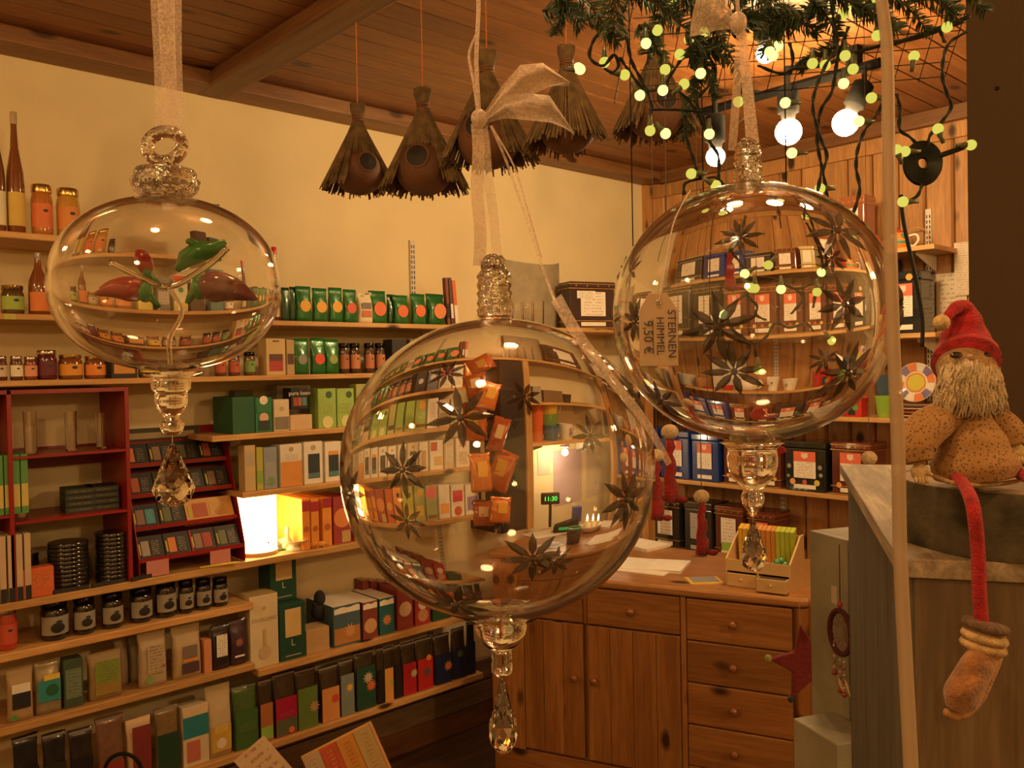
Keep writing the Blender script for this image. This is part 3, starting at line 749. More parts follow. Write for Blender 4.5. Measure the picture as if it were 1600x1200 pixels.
row('L', ZL7, [
    (jar, -4, 30, 951, 'red jam jar', (.42, .05, .02), dict(lab=(.5, .08, .04), lid=(.45, .4, .35))),
    (jar, 66, 112, 940, 'dark preserve jar', (.02, .015, .012), cat_lab),
    (jar, 117, 153, 934, 'dark preserve jar', (.02, .015, .012), cat_lab),
    (jar, 162, 197, 928, 'dark preserve jar', (.02, .015, .012), cat_lab),
    (jar, 207, 243, 920, 'dark preserve jar', (.02, .015, .012), cat_lab),
    (jar, 247, 280, 906, 'dark preserve jar', (.02, .015, .012), cat_lab),
    (jar, 282, 306, 908, 'dark preserve jar', (.02, .015, .012), cat_lab),
    (jar, 309, 334, 906, 'dark preserve jar', (.02, .015, .012), cat_lab),
    (jar, 336, 360, 904, 'dark preserve jar', (.02, .015, .012), cat_lab),
], 'on dark jar shelf', 'dark jars in a row')
row('L', ZL8, [
    (pouch, 10, 53, 1045, 'brown pouch with white and black label', (.4, .28, .14), dict(kind='paper', decs=[('r', .5, .62, .7, .2, WH), ('r', .5, .4, .7, .3, BK), ('d', .2, .1, .25, 0, (.1, .3, .08))])),
    (pouch, 54, 97, 1033, 'clear pouch with teal and yellow label', (.3, .24, .14), dict(decs=[('r', .5, .45, .85, .4, TE), ('d', .6, .45, .5, 0, DG), ('r', .6, .7, .6, .1, YE)])),
    (carton, 98, 130, 1030, 'dark green carton', (.05, .08, .05), dict(decs=[('p', .5, .5, .8, .6, (.15, .22, .15))])),
    (pouch, 138, 193, 1020, 'large kraft pouch with lime label', (.32, .23, .10), dict(kind='paper', decs=[('p', .5, .6, .7, .5, (.2, .27, .04)), ('r', .5, .25, .7, .25, (.3, .2, .04))])),
    (pouch, 217, 262, 986, 'whitish pouch with green seal', (.44, .34, .21), dict(kind='paper', decs=[('d', .32, .14, .28, 0, (.2, .35, .12)), ('p', .55, .5, .6, .5, (.44, .34, .22)), ('f', .82, .35, .15, .2, (.35, .1, .05))])),
    (pouch, 270, 316, 978, 'cream pouch with brown label', (.44, .33, .18), dict(kind='paper', decs=[('r', .55, .5, .5, .25, (.2, .15, .12)), ('r', .55, .2, .6, .2, (.08, .04, .05)), ('r', .55, .35, .5, .05, OR)])),
    (carton, 318, 331, 1000, 'narrow salmon carton', (.6, .25, .12)),
    (pouch, 331, 360, 978, 'black pouch with white text label', (.03, .02, .02), dict(decs=[('p', .5, .55, .6, .5, WH)])),
    (pouch, 359, 386, 968, 'dark purple pouch', (.06, .03, .05), dict(decs=[('f', .5, .5, .6, .3, (.3, .12, .08)), ('r', .5, .2, .6, .04, WH)])),
], 'on coffee pouch shelf', 'pouches on the shelf below the dark jars')
row('L', ZL8, [
    (pouch, 180, 202, 995, 'tall pale pouch at the back', (.4, .3, .18), dict(back=.08, kind='paper', d=.05)),
    (pouch, 203, 222, 992, 'tall grey pouch at the back', (.35, .28, .2), dict(back=.08, kind='paper', d=.05)),
], 'on coffee pouch shelf', 'pouches at the back of the shelf')
row('L', ZR7, [
    (carton, 389, 434, 930, 'cream tea carton with gold lettering', (.66, .56, .36), dict(decs=[('t', .5, .66, 1, .07, (.4, .3, .15), 'EXCELLENT'), ('d', .5, .82, .12, 0, (.5, .33, .1)), ('d', .5, .2, .45, 0, (.55, .4, .25)), ('r', .5, .4, .1, .25, (.5, .38, .2))], top=(.5, .36, .15))),
    (carton, 436, 477, 957, 'green carton lettered L with gold label', (.012, .07, .045), dict(h=.2, decs=[('r', .52, .66, .62, .5, (.68, .5, .22)), ('t', .5, .3, 1, .17, (.5, .55, .45), 'L'), ('r', .5, .08, .6, .02, (.4, .4, .35))])),
    (carton, 421, 463, 880, 'green carton lettered L stacked on another', (.012, .07, .045), dict(back=.05, dz=.2015, h=.185, decs=[('r', .52, .66, .62, .5, (.68, .5, .22)), ('t', .5, .3, 1, .17, (.5, .55, .45), 'L'), ('r', .5, .08, .6, .02, (.4, .4, .35))])),
    (carton, 478, 515, 982, 'open kraft box', (.5, .33, .16)),
    (carton, 520, 563, 945, 'blue cookie box with cream top', (.06, .12, .15), dict(d=.2, top=WH, decs=[('r', .5, .25, .95, .4, (.45, .2, .06)), ('f', .6, .35, .5, .3, (.6, .3, .12)), ('w', .5, .88, .95, .14, WH)])),
    (carton, 566, 590, 940, 'brown cookie box with cream top', (.22, .05, .035), dict(d=.2, top=WH, decs=[('d', .5, .35, .85, 0, (.6, .35, .18)), ('w', .5, .88, .95, .14, WH)])),
    (carton, 592, 616, 934, 'teal cookie box with cream top', (.02, .12, .13), dict(d=.2, top=WH, decs=[('f', .5, .4, .7, .4, (.6, .25, .1)), ('w', .5, .88, .95, .14, WH)])),
    (carton, 620, 645, 920, 'dark red cookie box', (.25, .04, .03), dict(d=.12, decs=[('d', .5, .5, .8, 0, (.6, .4, .25)), ('p', .5, .15, .8, .15, (.3, .05, .04))])),
    (carton, 648, 672, 926, 'red cookie box with white disc', (.35, .035, .03), dict(d=.12, decs=[('d', .5, .65, .6, 0, (.7, .55, .45)), ('d', .5, .3, .7, 0, (.5, .25, .12))])),
    (carton, 676, 706, 950, 'low dark green carton', (.02, .07, .03)),
], 'on cookie shelf', 'boxes on the cookie shelf')
row('L', ZR7, [
    (carton, 566 + 13 * i, 577 + 13 * i, 907 + 1 * i, 'dark red slim carton at the back', (.2, .035, .03), dict(back=.16, d=.07, top=(.5, .35, .2))) for i in range(5)
], 'on cookie shelf', 'dark red slim cartons at the back')
FL = lambda c, x=.6, z=.35: ('f', x, z, .55, .3, c)
row('L', ZL9, [
    (clearbag, 20, 62, 1150, 'black shiny tea bag', BK, dict(fill=BK, turn=.1)),
    (clearbag, 66, 104, 1146, 'black shiny tea bag', (.03, .03, .03), dict(fill=BK)),
    (clearbag, 108, 146, 1140, 'black shiny tea bag', BK, dict(fill=(.03, .02, .02))),
    (clearbag, 150, 194, 1120, 'clear bag of red tea', (.3, .04, .03), dict(fill=(.2, .1, .06), cardh=.4)),
    (pouch, 198, 238, 1124, 'cream bag with dark red card', (.6, .42, .25), dict(kind='paper', decs=[('r', .55, .5, .75, .8, (.2, .03, .03))])),
    (clearbag, 242, 280, 1106, 'clear bag with dark green card', (.02, .06, .03), dict(fill=(.2, .13, .06))),
    (carton, 284, 326, 1103, 'white carton with teal band', (.6, .5, .35), dict(d=.06, decs=[('r', .5, .68, .98, .4, (.02, .2, .25)), ('w', .5, .9, .95, .12, (.65, .5, .3)), ('r', .4, .25, .5, .35, (.5, .15, .1))])),
    (pouch, 323, 363, 1072, 'tall cream bag with yellow label', (.5, .39, .23), dict(kind='paper', decs=[('r', .5, .27, .8, .36, (.55, .36, .06)), ('d', .5, .2, .4, 0, (.7, .6, .5)), ('p', .5, .4, .5, .1, (.7, .5, .1))])),
    (clearbag, 364, 403, 1072, 'green clear bag', (.05, .13, .03), dict(fill=(.06, .12, .03), decs=[('p', .5, .35, .7, .15, (.06, .14, .03))])),
    (clearbag, 404, 426, 1062, 'clear bag with orange and green card', (.4, .15, .05), dict(decs=[('r', .5, .15, .9, .2, GR)])),
    (clearbag, 427, 464, 1052, 'clear bag with crimson card', (.4, .015, .06), dict(decs=[('r', .5, .15, .9, .25, (.1, .12, .06)), ('d', .7, .08, .25, 0, OR2), ('p', .5, .35, .7, .1, (.4, .02, .08))])),
    (clearbag, 462, 496, 1046, 'clear bag with leaf green card', (.13, .22, .05), dict(cardh=.7, decs=[FL((.45, .25, .15), .8)])),
    (clearbag, 500, 530, 1042, 'clear bag with orange card', (.65, .3, .1), dict(decs=[FL((.6, .08, .03), .75, .4)])),
    (clearbag, 530, 553, 1032, 'clear bag with blue-grey card', (.2, .25, .25), dict(cardh=.75, decs=[FL((.7, .45, .05), .65, .5)])),
    (clearbag, 554, 586, 1019, 'clear bag with dark green card', (.02, .08, .05), dict(cardh=.75, decs=[FL((.65, .15, .04), .75, .4), FL((.5, .4, .3), .6, .55)])),
    (clearbag, 588, 600, 1012, 'plain dark clear bag', BK),
    (clearbag, 599, 614, 1012, 'clear bag with narrow orange card', (.7, .35, .08), dict(decs=[FL(GR, .8)])),
    (clearbag, 616, 627, 1006, 'plain dark clear bag', BK),
    (clearbag, 627, 650, 1005, 'clear bag with red card', (.45, .02, .03), dict(decs=[FL((.5, .45, .3), .8, .4)])),
    (clearbag, 650, 676, 998, 'clear bag with bright red card', (.5, .03, .03), dict(decs=[FL((.12, .08, .06), .6, .35), ('d', .7, .62, .3, 0, OR)])),
    (clearbag, 679, 705, 992, 'clear bag with navy card', NV, dict(decs=[FL((.6, .2, .05), .75, .35)])),
    (clearbag, 707, 728, 982, 'clear bag with navy card', NV, dict(decs=[FL((.1, .15, .05), .5, .5)])),
    (clearbag, 730, 742, 972, 'clear bag with navy card', NV, dict(fill=(.02, .02, .02))),
], 'on lowest shelf', 'loose tea bags on the lowest shelf')

# ------------------------------------------------------------------ goods on the panelled wall
dots = [('d', .2, .19, .14, 0, (.75, .35, .15)), ('d', .5, .19, .12, 0, (.5, .1, .08)), ('d', .8, .19, .14, 0, (.65, .55, .06))]
def TN(c, s='gold', **k): return dict(style=s, decs=dots, **k)
BKT, BRT, BLT = (.025, .022, .02), (.12, .03, .02), (.012, .04, .22)
row('B', ZB1, [
    (tin, 1040, 1088, 372, 'black tea tin with white card', BKT, dict(style='silver', red=False)),
    (tin, 1092, 1128, 366, 'blue tea tin with white card', BLT, dict(style=None, red=False)),
    (tin, 1132, 1160, 362, 'blue tea tin with white card', BLT, dict(style=None, red=False)),
    (tin, 1164, 1205, 368, 'black tea tin with silver bands', BKT, dict(style='silver', red=False)),
    (tin, 1212, 1250, 356, 'dark brown tea tin with gold bands', BRT, dict(style='gold', red=False)),
    (tin, 1258, 1286, 345, 'cream and gold tea tin', (.55, .45, .25), dict(style='gold', red=False)),
], 'on topmost back shelf', 'tea tins on the topmost back shelf', lens=lambda x, y: (1165 + (x - 1165) * 1.12, min(y + 6, 377)))
row('B', ZB1, [
    (tin, 1312, 1350, 306, 'tall rust tea tin with pale top', (.28, .09, .05), dict(style='gold', red=False)),
], 'beside the striped teapot', 'tea tins on the topmost back shelf')
row('B', ZB2, [
    (tin, 1036, 1078, 446, 'dark tea tin with white label', BKT, dict(style='gold', red=False)),
    (tin, 1084, 1124, 444, 'dark tea tin with white label', BKT, dict(style='gold', red=False)),
    (tin, 1130, 1166, 444, 'dark brown tin with gold bands', BRT, TN(0)),
    (tin, 1170, 1212, 444, 'dark brown tin with gold bands', BRT, TN(0)),
    (tin, 1216, 1252, 443, 'dark brown tin with gold bands', BRT, TN(0)),
    (tin, 1256, 1288, 442, 'dark brown tin with gold bands', BRT, TN(0)),
    (tin, 1292, 1322, 440, 'dark brown tin with gold bands', BRT, TN(0)),
], 'on second back shelf', 'tea tins on the second back shelf', lens=U3)
row('B', ZB2, [
    (tin, 1385, 1439, 424, 'black tea tin with round orange sticker', (.012, .016, .025), dict(style=None, decs=[('d', .68, .9, .2, 0, (.75, .35, .06))])),
], 'at right end of second shelf', 'tea tins on the second back shelf')
row('B', ZB3, [
    (carton, 1028, 1048, 575, 'pale blue gift bag', (.35, .42, .42)),
    (mug, 1052, 1076, 582, 'white mug with blue pattern', (.55, .55, .5), dict(handle=0)),
    (carton, 1112, 1134, 562, 'white gift box behind pots', WH, dict(back=.16, d=.06)),
    (carton, 1136, 1158, 564, 'white gift box behind pots', WH, dict(back=.16, d=.06)),
    (mug, 1080, 1098, 590, 'small brown pot', (.4, .2, .08), dict(handle=0)),
    (mug, 1096, 1112, 604, 'small red pot', (.55, .03, .02), dict(handle=0)),
    (mug, 1122, 1140, 602, 'small red pot', (.55, .03, .02), dict(handle=0)),
    (mug, 1192, 1212, 590, 'white lidded jar with leaf pattern', (.75, .7, .6), dict(handle=0, decs=[('f', .4, .4, .3, .3, (.2, .12, .08)), ('f', .7, .6, .25, .3, (.2, .12, .08))])),
    (mug, 1216, 1240, 594, 'white bowl with leaf pattern', (.75, .7, .6), dict(handle=0, decs=[('f', .5, .5, .3, .4, (.3, .2, .12))])),
    (mug, 1262, 1290, 582, 'red dotted mug', (.5, .02, .03), dict(handle=1)),
], 'on third back shelf', 'pots on the third back shelf', lens=U3)
row('B', ZB3, [
    (carton, 1322, 1346, 622, 'small red and black box', (.5, .03, .02), dict(decs=[('r', .35, .5, .5, .8, BK), ('d', .6, .5, .4, 0, (.1, .35, .1))])),
    (mug, 1359, 1390, 618, 'lime green mug under a blue one', (.25, .45, .06), dict(handle=0)),
    (mug, 1357, 1391, 583, 'slate blue mug stacked on a lime one', (.06, .1, .16), dict(handle=0, dz=.09, h=.09)),
], 'on third back shelf', 'pots on the third back shelf')
row('B', ZB4, [
    (tin, 1004, 1028, 668, 'blue tea tin', BLT, dict(style=None)),
    (tin, 1031, 1076, 673, 'blue tea tin', BLT, dict(style=None, decs=[('d', .3, .9, .2, 0, OR)])),
    (tin, 1080, 1122, 678, 'blue tea tin', BLT, dict(style=None)),
    (tin, 1130, 1168, 682, 'dark tea tin with gold bands', BRT, TN(0)),
    (tin, 1182, 1219, 684, 'dark tea tin with gold bands', BRT, TN(0)),
    (tin, 1226, 1290, 690, 'large black tea tin with flower print', (.015, .018, .014), dict(style=None, decs=dots + [('f', .12, .5, .14, .2, (.3, .28, .22)), ('f', .88, .5, .14, .2, (.3, .28, .22)), ('f', .1, .3, .1, .2, (.3, .28, .22)), ('f', .9, .35, .12, .2, (.35, .3, .25))])),
    (tin, 1299, 1360, 691, 'large brown tea tin with gold bands', BRT, TN(0)),
], 'on fourth back shelf', 'tea tins on the fourth back shelf')
row('B', ZB5, [
    (tin, 1018, 1061, 780, 'black and gold tea tin', BKT, dict(style='gold', red=False)),
    (tin, 1069, 1112, 785, 'black tea tin with grey label', BKT, dict(style=None, red=False, card=(.4, .38, .38))),
    (tin, 1117, 1160, 792, 'dark tea tin with green sticker', BRT, dict(style='gold', red=False, decs=[('r', .5, .22, .5, .16, (.3, .5, .06))])),
    (tin, 1168, 1210, 800, 'dark tea tin half hidden by card box', BRT, dict(style='gold')),
], 'on lowest back shelf', 'tea tins on the lowest back shelf')
# plates and teapots
def teapot(loc, r, rz, body, lid, name_label, stripes=None):
    t = thing('teapot', name_label, 'teapot', loc, rz)
    part('pot_body', MB().lathe([(r * .62, 0), (r * .8, r * .06), (r * 1.0, r * .5), (r * .96, r * .9), (r * .7, r * 1.25), (r * .5, r * 1.36)], 28), C(body, 'gloss'), t, smooth=True)
    part('lid', MB().lathe([(r * .5, r * 1.36), (r * .42, r * 1.5), (r * .15, r * 1.62), (r * .05, r * 1.62)], 24).ball((0, 0, r * 1.7), r * .12), C(lid, 'gloss'), t, smooth=True)
    part('spout', MB().tube(smooth_path([(-r * .85, 0, r * .5), (-r * 1.25, 0, r * .7), (-r * 1.4, 0, r * 1.15), (-r * 1.62, 0, r * 1.42)], 5), [r * .24 - r * .009 * i for i in range(16)], 10), C(lid if stripes else body, 'gloss'), t, smooth=True)
    part('handle', MB().tube(smooth_path([(r * .85, 0, r * 1.05), (r * 1.35, 0, r * 1.1), (r * 1.5, 0, r * .7), (r * 1.2, 0, r * .3), (r * .9, 0, r * .35)], 5), r * .09, 8), C(body if not stripes else WH, 'gloss'), t, smooth=True)
    if stripes:
        for k, (z0, z1, c_) in enumerate(stripes):
            rr = [(r * 1.012 * (.8 + .2 * sin(pi * min(1, z / 1.0))), z * r) for z in (z0, (z0 + z1) / 2, z1)]
            part('glaze_band', MB().lathe(rr, 28, cap=False), C(c_, 'gloss'), t, smooth=True)
        for k in range(3):
            a = -pi / 2 + (k - 1) * .8
            part('glaze_patch', MB().ball((r * .84 * cos(a), r * .84 * sin(a), r * .98), r * .2, 10, 6), C([(.02, .02, .02), (.8, .75, .6), (.05, .25, .2)][k], 'gloss'), t, smooth=True)
    return t
p = B(1401, 380, .14)
teapot((p.x, p.y, ZB1), .057, .15, (.7, .3, .08), (.55, .03, .02), 'small striped teapot with red spout on the topmost back shelf', [(.08, .45, (.75, .25, .04)), (.45, .8, (.08, .3, .25))])
x_, y_ = U3(1168, 600); p = B(x_, y_, .14)
teapot((p.x, p.y, ZB3), .066, 0, (.75, .7, .58), (.4, .03, .03), 'white teapot with dark red lid seen through the star ornament')
p = B(1432, 350, .05)
t = thing('ring_stand', 'thin wooden ring standing behind the striped teapot', 'ring', (p.x, p.y, ZB1))
part('ring', MB().tube([(.05 * cos(a), 0, .052 + .05 * sin(a)) for a in [2 * pi * i / 30 for i in range(31)]], .0025, 6), C((.5, .3, .12)), t, smooth=True)
part('foot', MB().box(-.02, .02, -.012, .012, 0, .004), C((.5, .3, .12)), t)
p = B(1432, 603, .12)
t = thing('patterned_plate', 'round plate with yellow centre and orange rim leaning on stacked plates', 'plate', (p.x, YB - .12, ZB3 + .062))
Mt = Matrix.Rotation(radians(80), 4, 'X'); rp = .083
part('plate', MB().lathe([(rp * .55, 0), (rp, .010), (rp, .013), (rp * .55, .004)], 36, (0, 0, rp), Mt), CERAM, t, smooth=True, auto=40)
part('painted_centre', MB().lathe([(.001, .0045), (rp * .42, .0045), (rp * .42, .005), (.001, .005)], 30, (0, -.001, rp), Mt), C((.6, .55, .1), 'gloss'), t)
part('painted_ring', MB().lathe([(rp * .43, .0052), (rp * .5, .006), (rp * .5, .0066), (rp * .43, .0058)], 30, (0, -.001, rp), Mt, closed=True), C((.75, .25, .06), 'gloss'), t)
for i in range(12):
    a0 = 2 * pi * i / 12; a1 = a0 + 2 * pi / 12 * .96; cc = [(.7, .22, .08), (.2, .16, .32), (.7, .65, .55)][i % 3]
    vs = []
    for k in range(4):
        a = a0 + (a1 - a0) * k / 3
        for rr, zz in ((rp * .58, .0062), (rp * .97, .0142)): vs.append(Mt @ Vector((rr * cos(a), rr * sin(a), zz)) + Vector((0, -.001, rp)))
    part('painted_wedge', MB().add(vs, [(2 * k, 2 * k + 2, 2 * k + 3, 2 * k + 1) for k in range(3)]), C(cc, 'gloss'), t, fix=False)
for i in range(4):
    t = thing('plate', 'flat side plate, ' + ['bottom', 'second', 'third', 'top'][i] + ' of the stack beside the mug tower', 'plate', (p.x + .01, YB - .13, ZB3 + i * .015), 0, 'stack of side plates')
    part('plate', MB().lathe([(.06, 0), (.085, .010), (.085, .0125), (.06, .004), (.001, .004), (.001, 0)], 30, cap=False, closed=True), C([(.7, .6, .5), (.6, .2, .1), (.7, .6, .5), (.5, .35, .3)][i], 'gloss'), t, smooth=True, auto=40)
p = B(1472, 628, .14)
t = thing('dark_red_box', 'dark red box half hidden behind the gnome', 'box', (p.x, p.y, ZB3)); carton(t, .06, .08, .09, (.2, .02, .02))
# paper sheets on the wall
for (px_, py_, w_, h_, lab) in ((1487, 505, .12, .42, 'white printed sheet hanging below the top shelf'), (1505, 420, .07, .22, 'second printed sheet beside the burlap panel')):
    p = B(px_, py_, .012 if w_ > .1 else .018)
    t = thing('paper_sheet', lab, 'paper', (p.x, p.y, p.z))
    part('sheet', MB().box(-w_ / 2, w_ / 2, -.0006, 0, -h_ / 2, h_ / 2), printed((.6, .5, .38), (.3, .2, .12), 22), t)

# ------------------------------------------------------------------ corner: board, glasses, tin
row('L', ZL2, [
    (tin, 897, 953, 440, 'dark tea tin with white price cards and gold bands', (.05, .03, .03), dict(style='gold', red=False, decs=[('p', .35, .72, .4, .16, WH)], turn=-.3, d=.11)),
], 'right of copper cup', 'tins at the end of the packet shelf')
row('L', ZL2, [
    (tumbler, 792, 808, 473, 'small drinking glass', 0, dict(back=.02)),
    (tumbler, 808, 824, 473, 'small drinking glass', 0),
    (tumbler, 824, 840, 472, 'small drinking glass', 0),
    (tumbler, 840, 856, 470, 'small drinking glass', 0),
], 'in front of grey board', 'glasses in front of the grey board')
p = L(885, 500, .12)
t = thing('copper_cup', 'small copper cup between the glasses and the dark tin', 'cup', (p.x, p.y, ZL2))
part('cup', MB().lathe([(.012, 0), (.018, .004), (.012, .012), (.03, .035), (.028, .06), (.034, .07), (.03, .07), (.024, .05)], 24), C((.55, .25, .08), 'metal'), t, smooth=True)
a = L(790, 450, .03); b = L(880, 450, .06)
GBH = L(840, 414, .06).z - ZL2
t = thing('grey_board', 'curved grey beige board standing behind the glasses', 'board', (0, 0, ZL2))
n = 10; vs = []
for i in range(n + 1):
    f = i / n; yy = a.y + (b.y - a.y) * f; zt = GBH + .02 * (2 * f - .9) ** 2
    xx = .03 + .05 * (1 - (2 * f - 1) ** 2)
    for dx in (0, .004):
        vs += [(xx + dx, yy, 0), (xx + dx, yy, zt)]
fs = []
for i in range(n):
    k = 4 * i; fs += [(k, k + 1, k + 5, k + 4), (k + 2, k + 6, k + 7, k + 3), (k + 1, k + 3, k + 7, k + 5), (k, k + 4, k + 6, k + 2)]
fs += [(0, 2, 3, 1), (4 * n, 4 * n + 1, 4 * n + 3, 4 * n + 2)]
part('board', MB().add(vs, fs), plain('grey_card', (.34, .28, .18), .7), t, smooth=True, auto=40)
for k in range(5):
    p = L(850 + 13 * k, 500, .2)

# dark cabinet, post, mugs, nook
y0, y1 = L(783, 700, .25).y, L(826, 700, .25).y
t = thing('black_cabinet', 'tall matt black cabinet side below the packet shelf', 'cabinet', (0, y0, 0.86))
part('carcass', MB().box(.002, .24, 0, y1 - y0, 0, ZL2 - .018 - .862), BLACK, t, bevel=.003)
part('door', MB().box(.2405, .252, .003, y1 - y0 - .003, .005, ZL2 - .018 - .87), plain('black_door', (.011, .010, .009), .85), t, bevel=.002)
y0 = y1 + .003
t = thing('pine_post', 'bright pine post beside the black cabinet', 'post', (.22, y0, 0.86))
part('post', MB().box(0, .04, 0, .045, 0, ZL2 - .018 - .862), wood('pine_post_wood', (.66, .38, .14), (.5, .25, .08), 2, 1, .2, .5), t, bevel=.003)
p = L(1008, 700, .25)
t = thing('pine_post', 'pine post at the room corner left of blue tins', 'post', (.22, p.y, 0))
part('post', MB().box(0, .04, 0, .06, 0, ZL2 - .02), PANEL, t, bevel=.003)
row('L', 1.30, [
    (mug, 845, 868, 610, 'tall orange-red mug', (.65, .12, .03), dict(handle=0, back=.03)),
    (mug, 873, 899, 676, 'blue mug at the base of the stack', (.03, .12, .25), dict(handle=0, h=.085)),
    (mug, 869, 899, 650, 'green mug stacked on a blue one', (.15, .3, .06), dict(handle=0, dz=.07, h=.08, inner=(.6, .5, .3))),
    (mug, 869, 900, 610, 'yellow mug on top of the stack', (.7, .42, .05), dict(handle=1, dz=.135, h=.085, inner=(.7, .6, .45))),
    (mug, 902, 926, 655, 'white mug with red heart', (.7, .65, .55), dict(handle=1, h=.09, decs=[('d', .4, .7, .16, 0, (.6, .03, .03)), ('f', .4, .45, .3, .2, (.1, .15, .35))])),
], 'on mug shelf', 'mugs above the desk')
row('L', 1.52, [
    (carton, 842, 858, 578, 'grey paper stack', (.35, .3, .22)),
    (carton, 862, 900, 585, 'brown basket box', (.2, .12, .06), dict(d=.15)),
    (mug, 905, 925, 590, 'dark bowl with dotted pattern', (.06, .04, .03), dict(handle=0)),
], 'on narrow shelf above mugs', 'things on the narrow shelf above the mugs')
a = U2(922, 612); b = U2(958, 662)
p0 = L(a[0], a[1], .15); p1 = L(b[0], b[1], .15)
t = thing('small_monitor', 'small dark framed monitor right of the yellow mug', 'monitor', (.06, p0.y, 1.302))
part('frame', MB().box(.12, .14, 0, .17, 0.01, .19), C((.3, .28, .24), 'gloss'), t, bevel=.003)
part('screen', MB().box(.1402, .1408, .008, .162, .02, .18), plain('dark_screen', (.05, .06, .055), .2), t)
part('stand', MB().box(.07, .17, .05, .12, 0, .012), BLACK, t)
# notice sheets at the nook wall
for i, (x0, y0_, x1, y1_, c_, lab) in enumerate(((862, 705, 905, 780, (.5, .38, .42), 'lilac notice sheet on the nook wall above the desk'), (912, 700, 950, 765, (.62, .52, .4), 'cream notice sheet right of the lilac one'), (838, 705, 857, 740, (.6, .5, .38), 'small note beside the bright pine post'))):
    a = U2(x0, y0_); b = U2(x1, y1_); p0 = L(a[0], a[1], .0); p1 = L(b[0], b[1], .0)
    t = thing('notice_sheet', lab, 'paper', (.001, 0, 0))
    part('sheet', MB().box(0, .0012, p0.y, p1.y, p1.z, p0.z), printed(c_, (.25, .12, .2), 14), t)
t = thing('nook_spot_lamp', 'small white spot lamp under the mug shelf', 'lamp', (.14, L(*U2(880, 700), .14).y, 1.282))
part('housing', MB().lathe([(.022, -.03), (.03, -.028), (.03, -.004), (.012, 0)], 20), C((.6, .55, .5), 'gloss'), t, smooth=True, auto=40)
part('lamp_face', MB().lathe([(.0005, -.031), (.021, -.031), (.021, -.0302), (.0005, -.0302)], 20), emit('nook_lamp_face', (1, .78, .5), 30), t)
p = t.location; point('nook_lamp_light', (p.x, p.y, p.z - .06), 1.6, .02, (1, .74, .42))

# ------------------------------------------------------------------ counter
HC = 0.84
a = H(942, 905, HC); b = H(1255, 935, HC)
dirv = (b - a); dirv.z = 0; dirv.normalize(); RZC = atan2(dirv.y, dirv.x)
base = a - dirv * .62; base.z = 0      # left front corner of the counter
ct = thing('shop_counter', 'orange pine shop counter with doors and a column of drawers', 'counter', base, RZC)
def cx(px_, py_):
    n = Vector((-dirv.y, dirv.x, 0)); v = ray(px_, py_); t_ = n.dot(a - CAM) / n.dot(v); q = CAM + v * t_
    return (q - base).dot(dirv), q.z
XR = cx(1266, 960)[0] - .005
TH = .032
xl = cx(768, 1000)[0]
outl = [(xl - .015, -.012), (XR - .03, -.012), (XR + .0, .0), (XR + .012, .03), (XR + .012, .62), (xl - .015, .62)]
m = MB(); n = len(outl)
m.add([(x_, y_, z_) for z_ in (HC - TH, HC) for x_, y_ in outl], [tuple(reversed(range(n))), tuple(range(n, 2 * n))] + [(i, (i + 1) % n, (i + 1) % n + n, i + n) for i in range(n)])
part('worktop', m, wood('pine_worktop', (0.56, 0.27, 0.09), (0.42, 0.17, 0.05), 0, 1, .4, .35), ct, bevel=.010)
xl = cx(768, 1000)[0]
part('carcass', MB().box(xl, XR - .004, .024, .58, .05, HC - TH - .001), PINE_V, ct)
def xs(px_): return cx(px_, 1000)[0]
zt = HC - TH - .004; zb = .155
zd = cx(990, 985)[1]
FR = .022
part('plinth', MB().box(xl, XR, .01, .05, .0, zb - .012), PINE_C, ct, bevel=.003)
part('front_stile', MB().box(xl, xs(818), 0, FR, zb - .01, zt), PINE_V, ct, bevel=.004)
part('front_stile', MB().box(xs(1063), xs(1072), 0.002, FR, zb - .01, zt), PINE_V, ct, bevel=.003)
part('front_stile', MB().box(xs(911), xs(917), 0.006, FR, zd, zt), PINE_V, ct, bevel=.002)
part('corner_post', MB().lathe([(.024, .0), (.024, zt)], 20, (XR - .026, .024, 0)), PINE_V, ct, smooth=True, auto=60)
def knob(par, x_, z_):
    part('knob', MB().lathe([(.006, 0), (.006, .012), (.013, .016), (.015, .024), (.010, .03), (.001, .031)], 16, (x_, 0, z_), Matrix.Rotation(pi / 2, 4, 'X')), C((.22, .085, .03), 'gloss'), par, smooth=True)
for (pa, pb) in ((818, 911), (917, 1063)):
    x0, x1 = xs(pa) + .002, xs(pb) - .002
    d_ = part('drawer', MB().box(x0, x1, 0, .018, zd + .003, zt - .002), PINE_C, ct, bevel=.004)
    knob(d_, (x0 + x1) / 2, (zd + zt) / 2)
    # door: boards with beaded joints
    dd = part('door', MB().box(x0, x1, .004, .018, zb, zd - .003), PINE_V, ct, bevel=.002)
    nb = 4 if pb > 1000 else 3
    for k in range(nb):
        wv = (x1 - x0) / nb
        part('board', MB().box(x0 + k * wv + .001, x0 + (k + 1) * wv - .001, .000, .0038, zb + .002, zd - .005), PINE_V, dd, bevel=.0012)
    knob(dd, x1 - .03 if pa < 850 else x0 + .03, .46)
zs = [zt - .002, cx(1150, 1005)[1], cx(1150, 1083)[1], cx(1150, 1160)[1], None]
zs = [zt - .002] + [zt - .002 - (zt - zb) / 4.35 * k for k in (1, 2, 3, 4)] + [zb - .005]
x0, x1 = xs(1072) + .002, XR - .054
for k in range(4):
    d_ = part('drawer', MB().box(x0, x1, 0, .018, zs[k + 1] + .002, zs[k] - .002), PINE_C, ct, bevel=.004)
    knob(d_, x0 + (x1 - x0) * .46, (zs[k] + zs[k + 1]) / 2)
part('base_rail', MB().box(x0, x1, .002, .018, zb, zs[4] - .001), PINE_C, ct, bevel=.002)

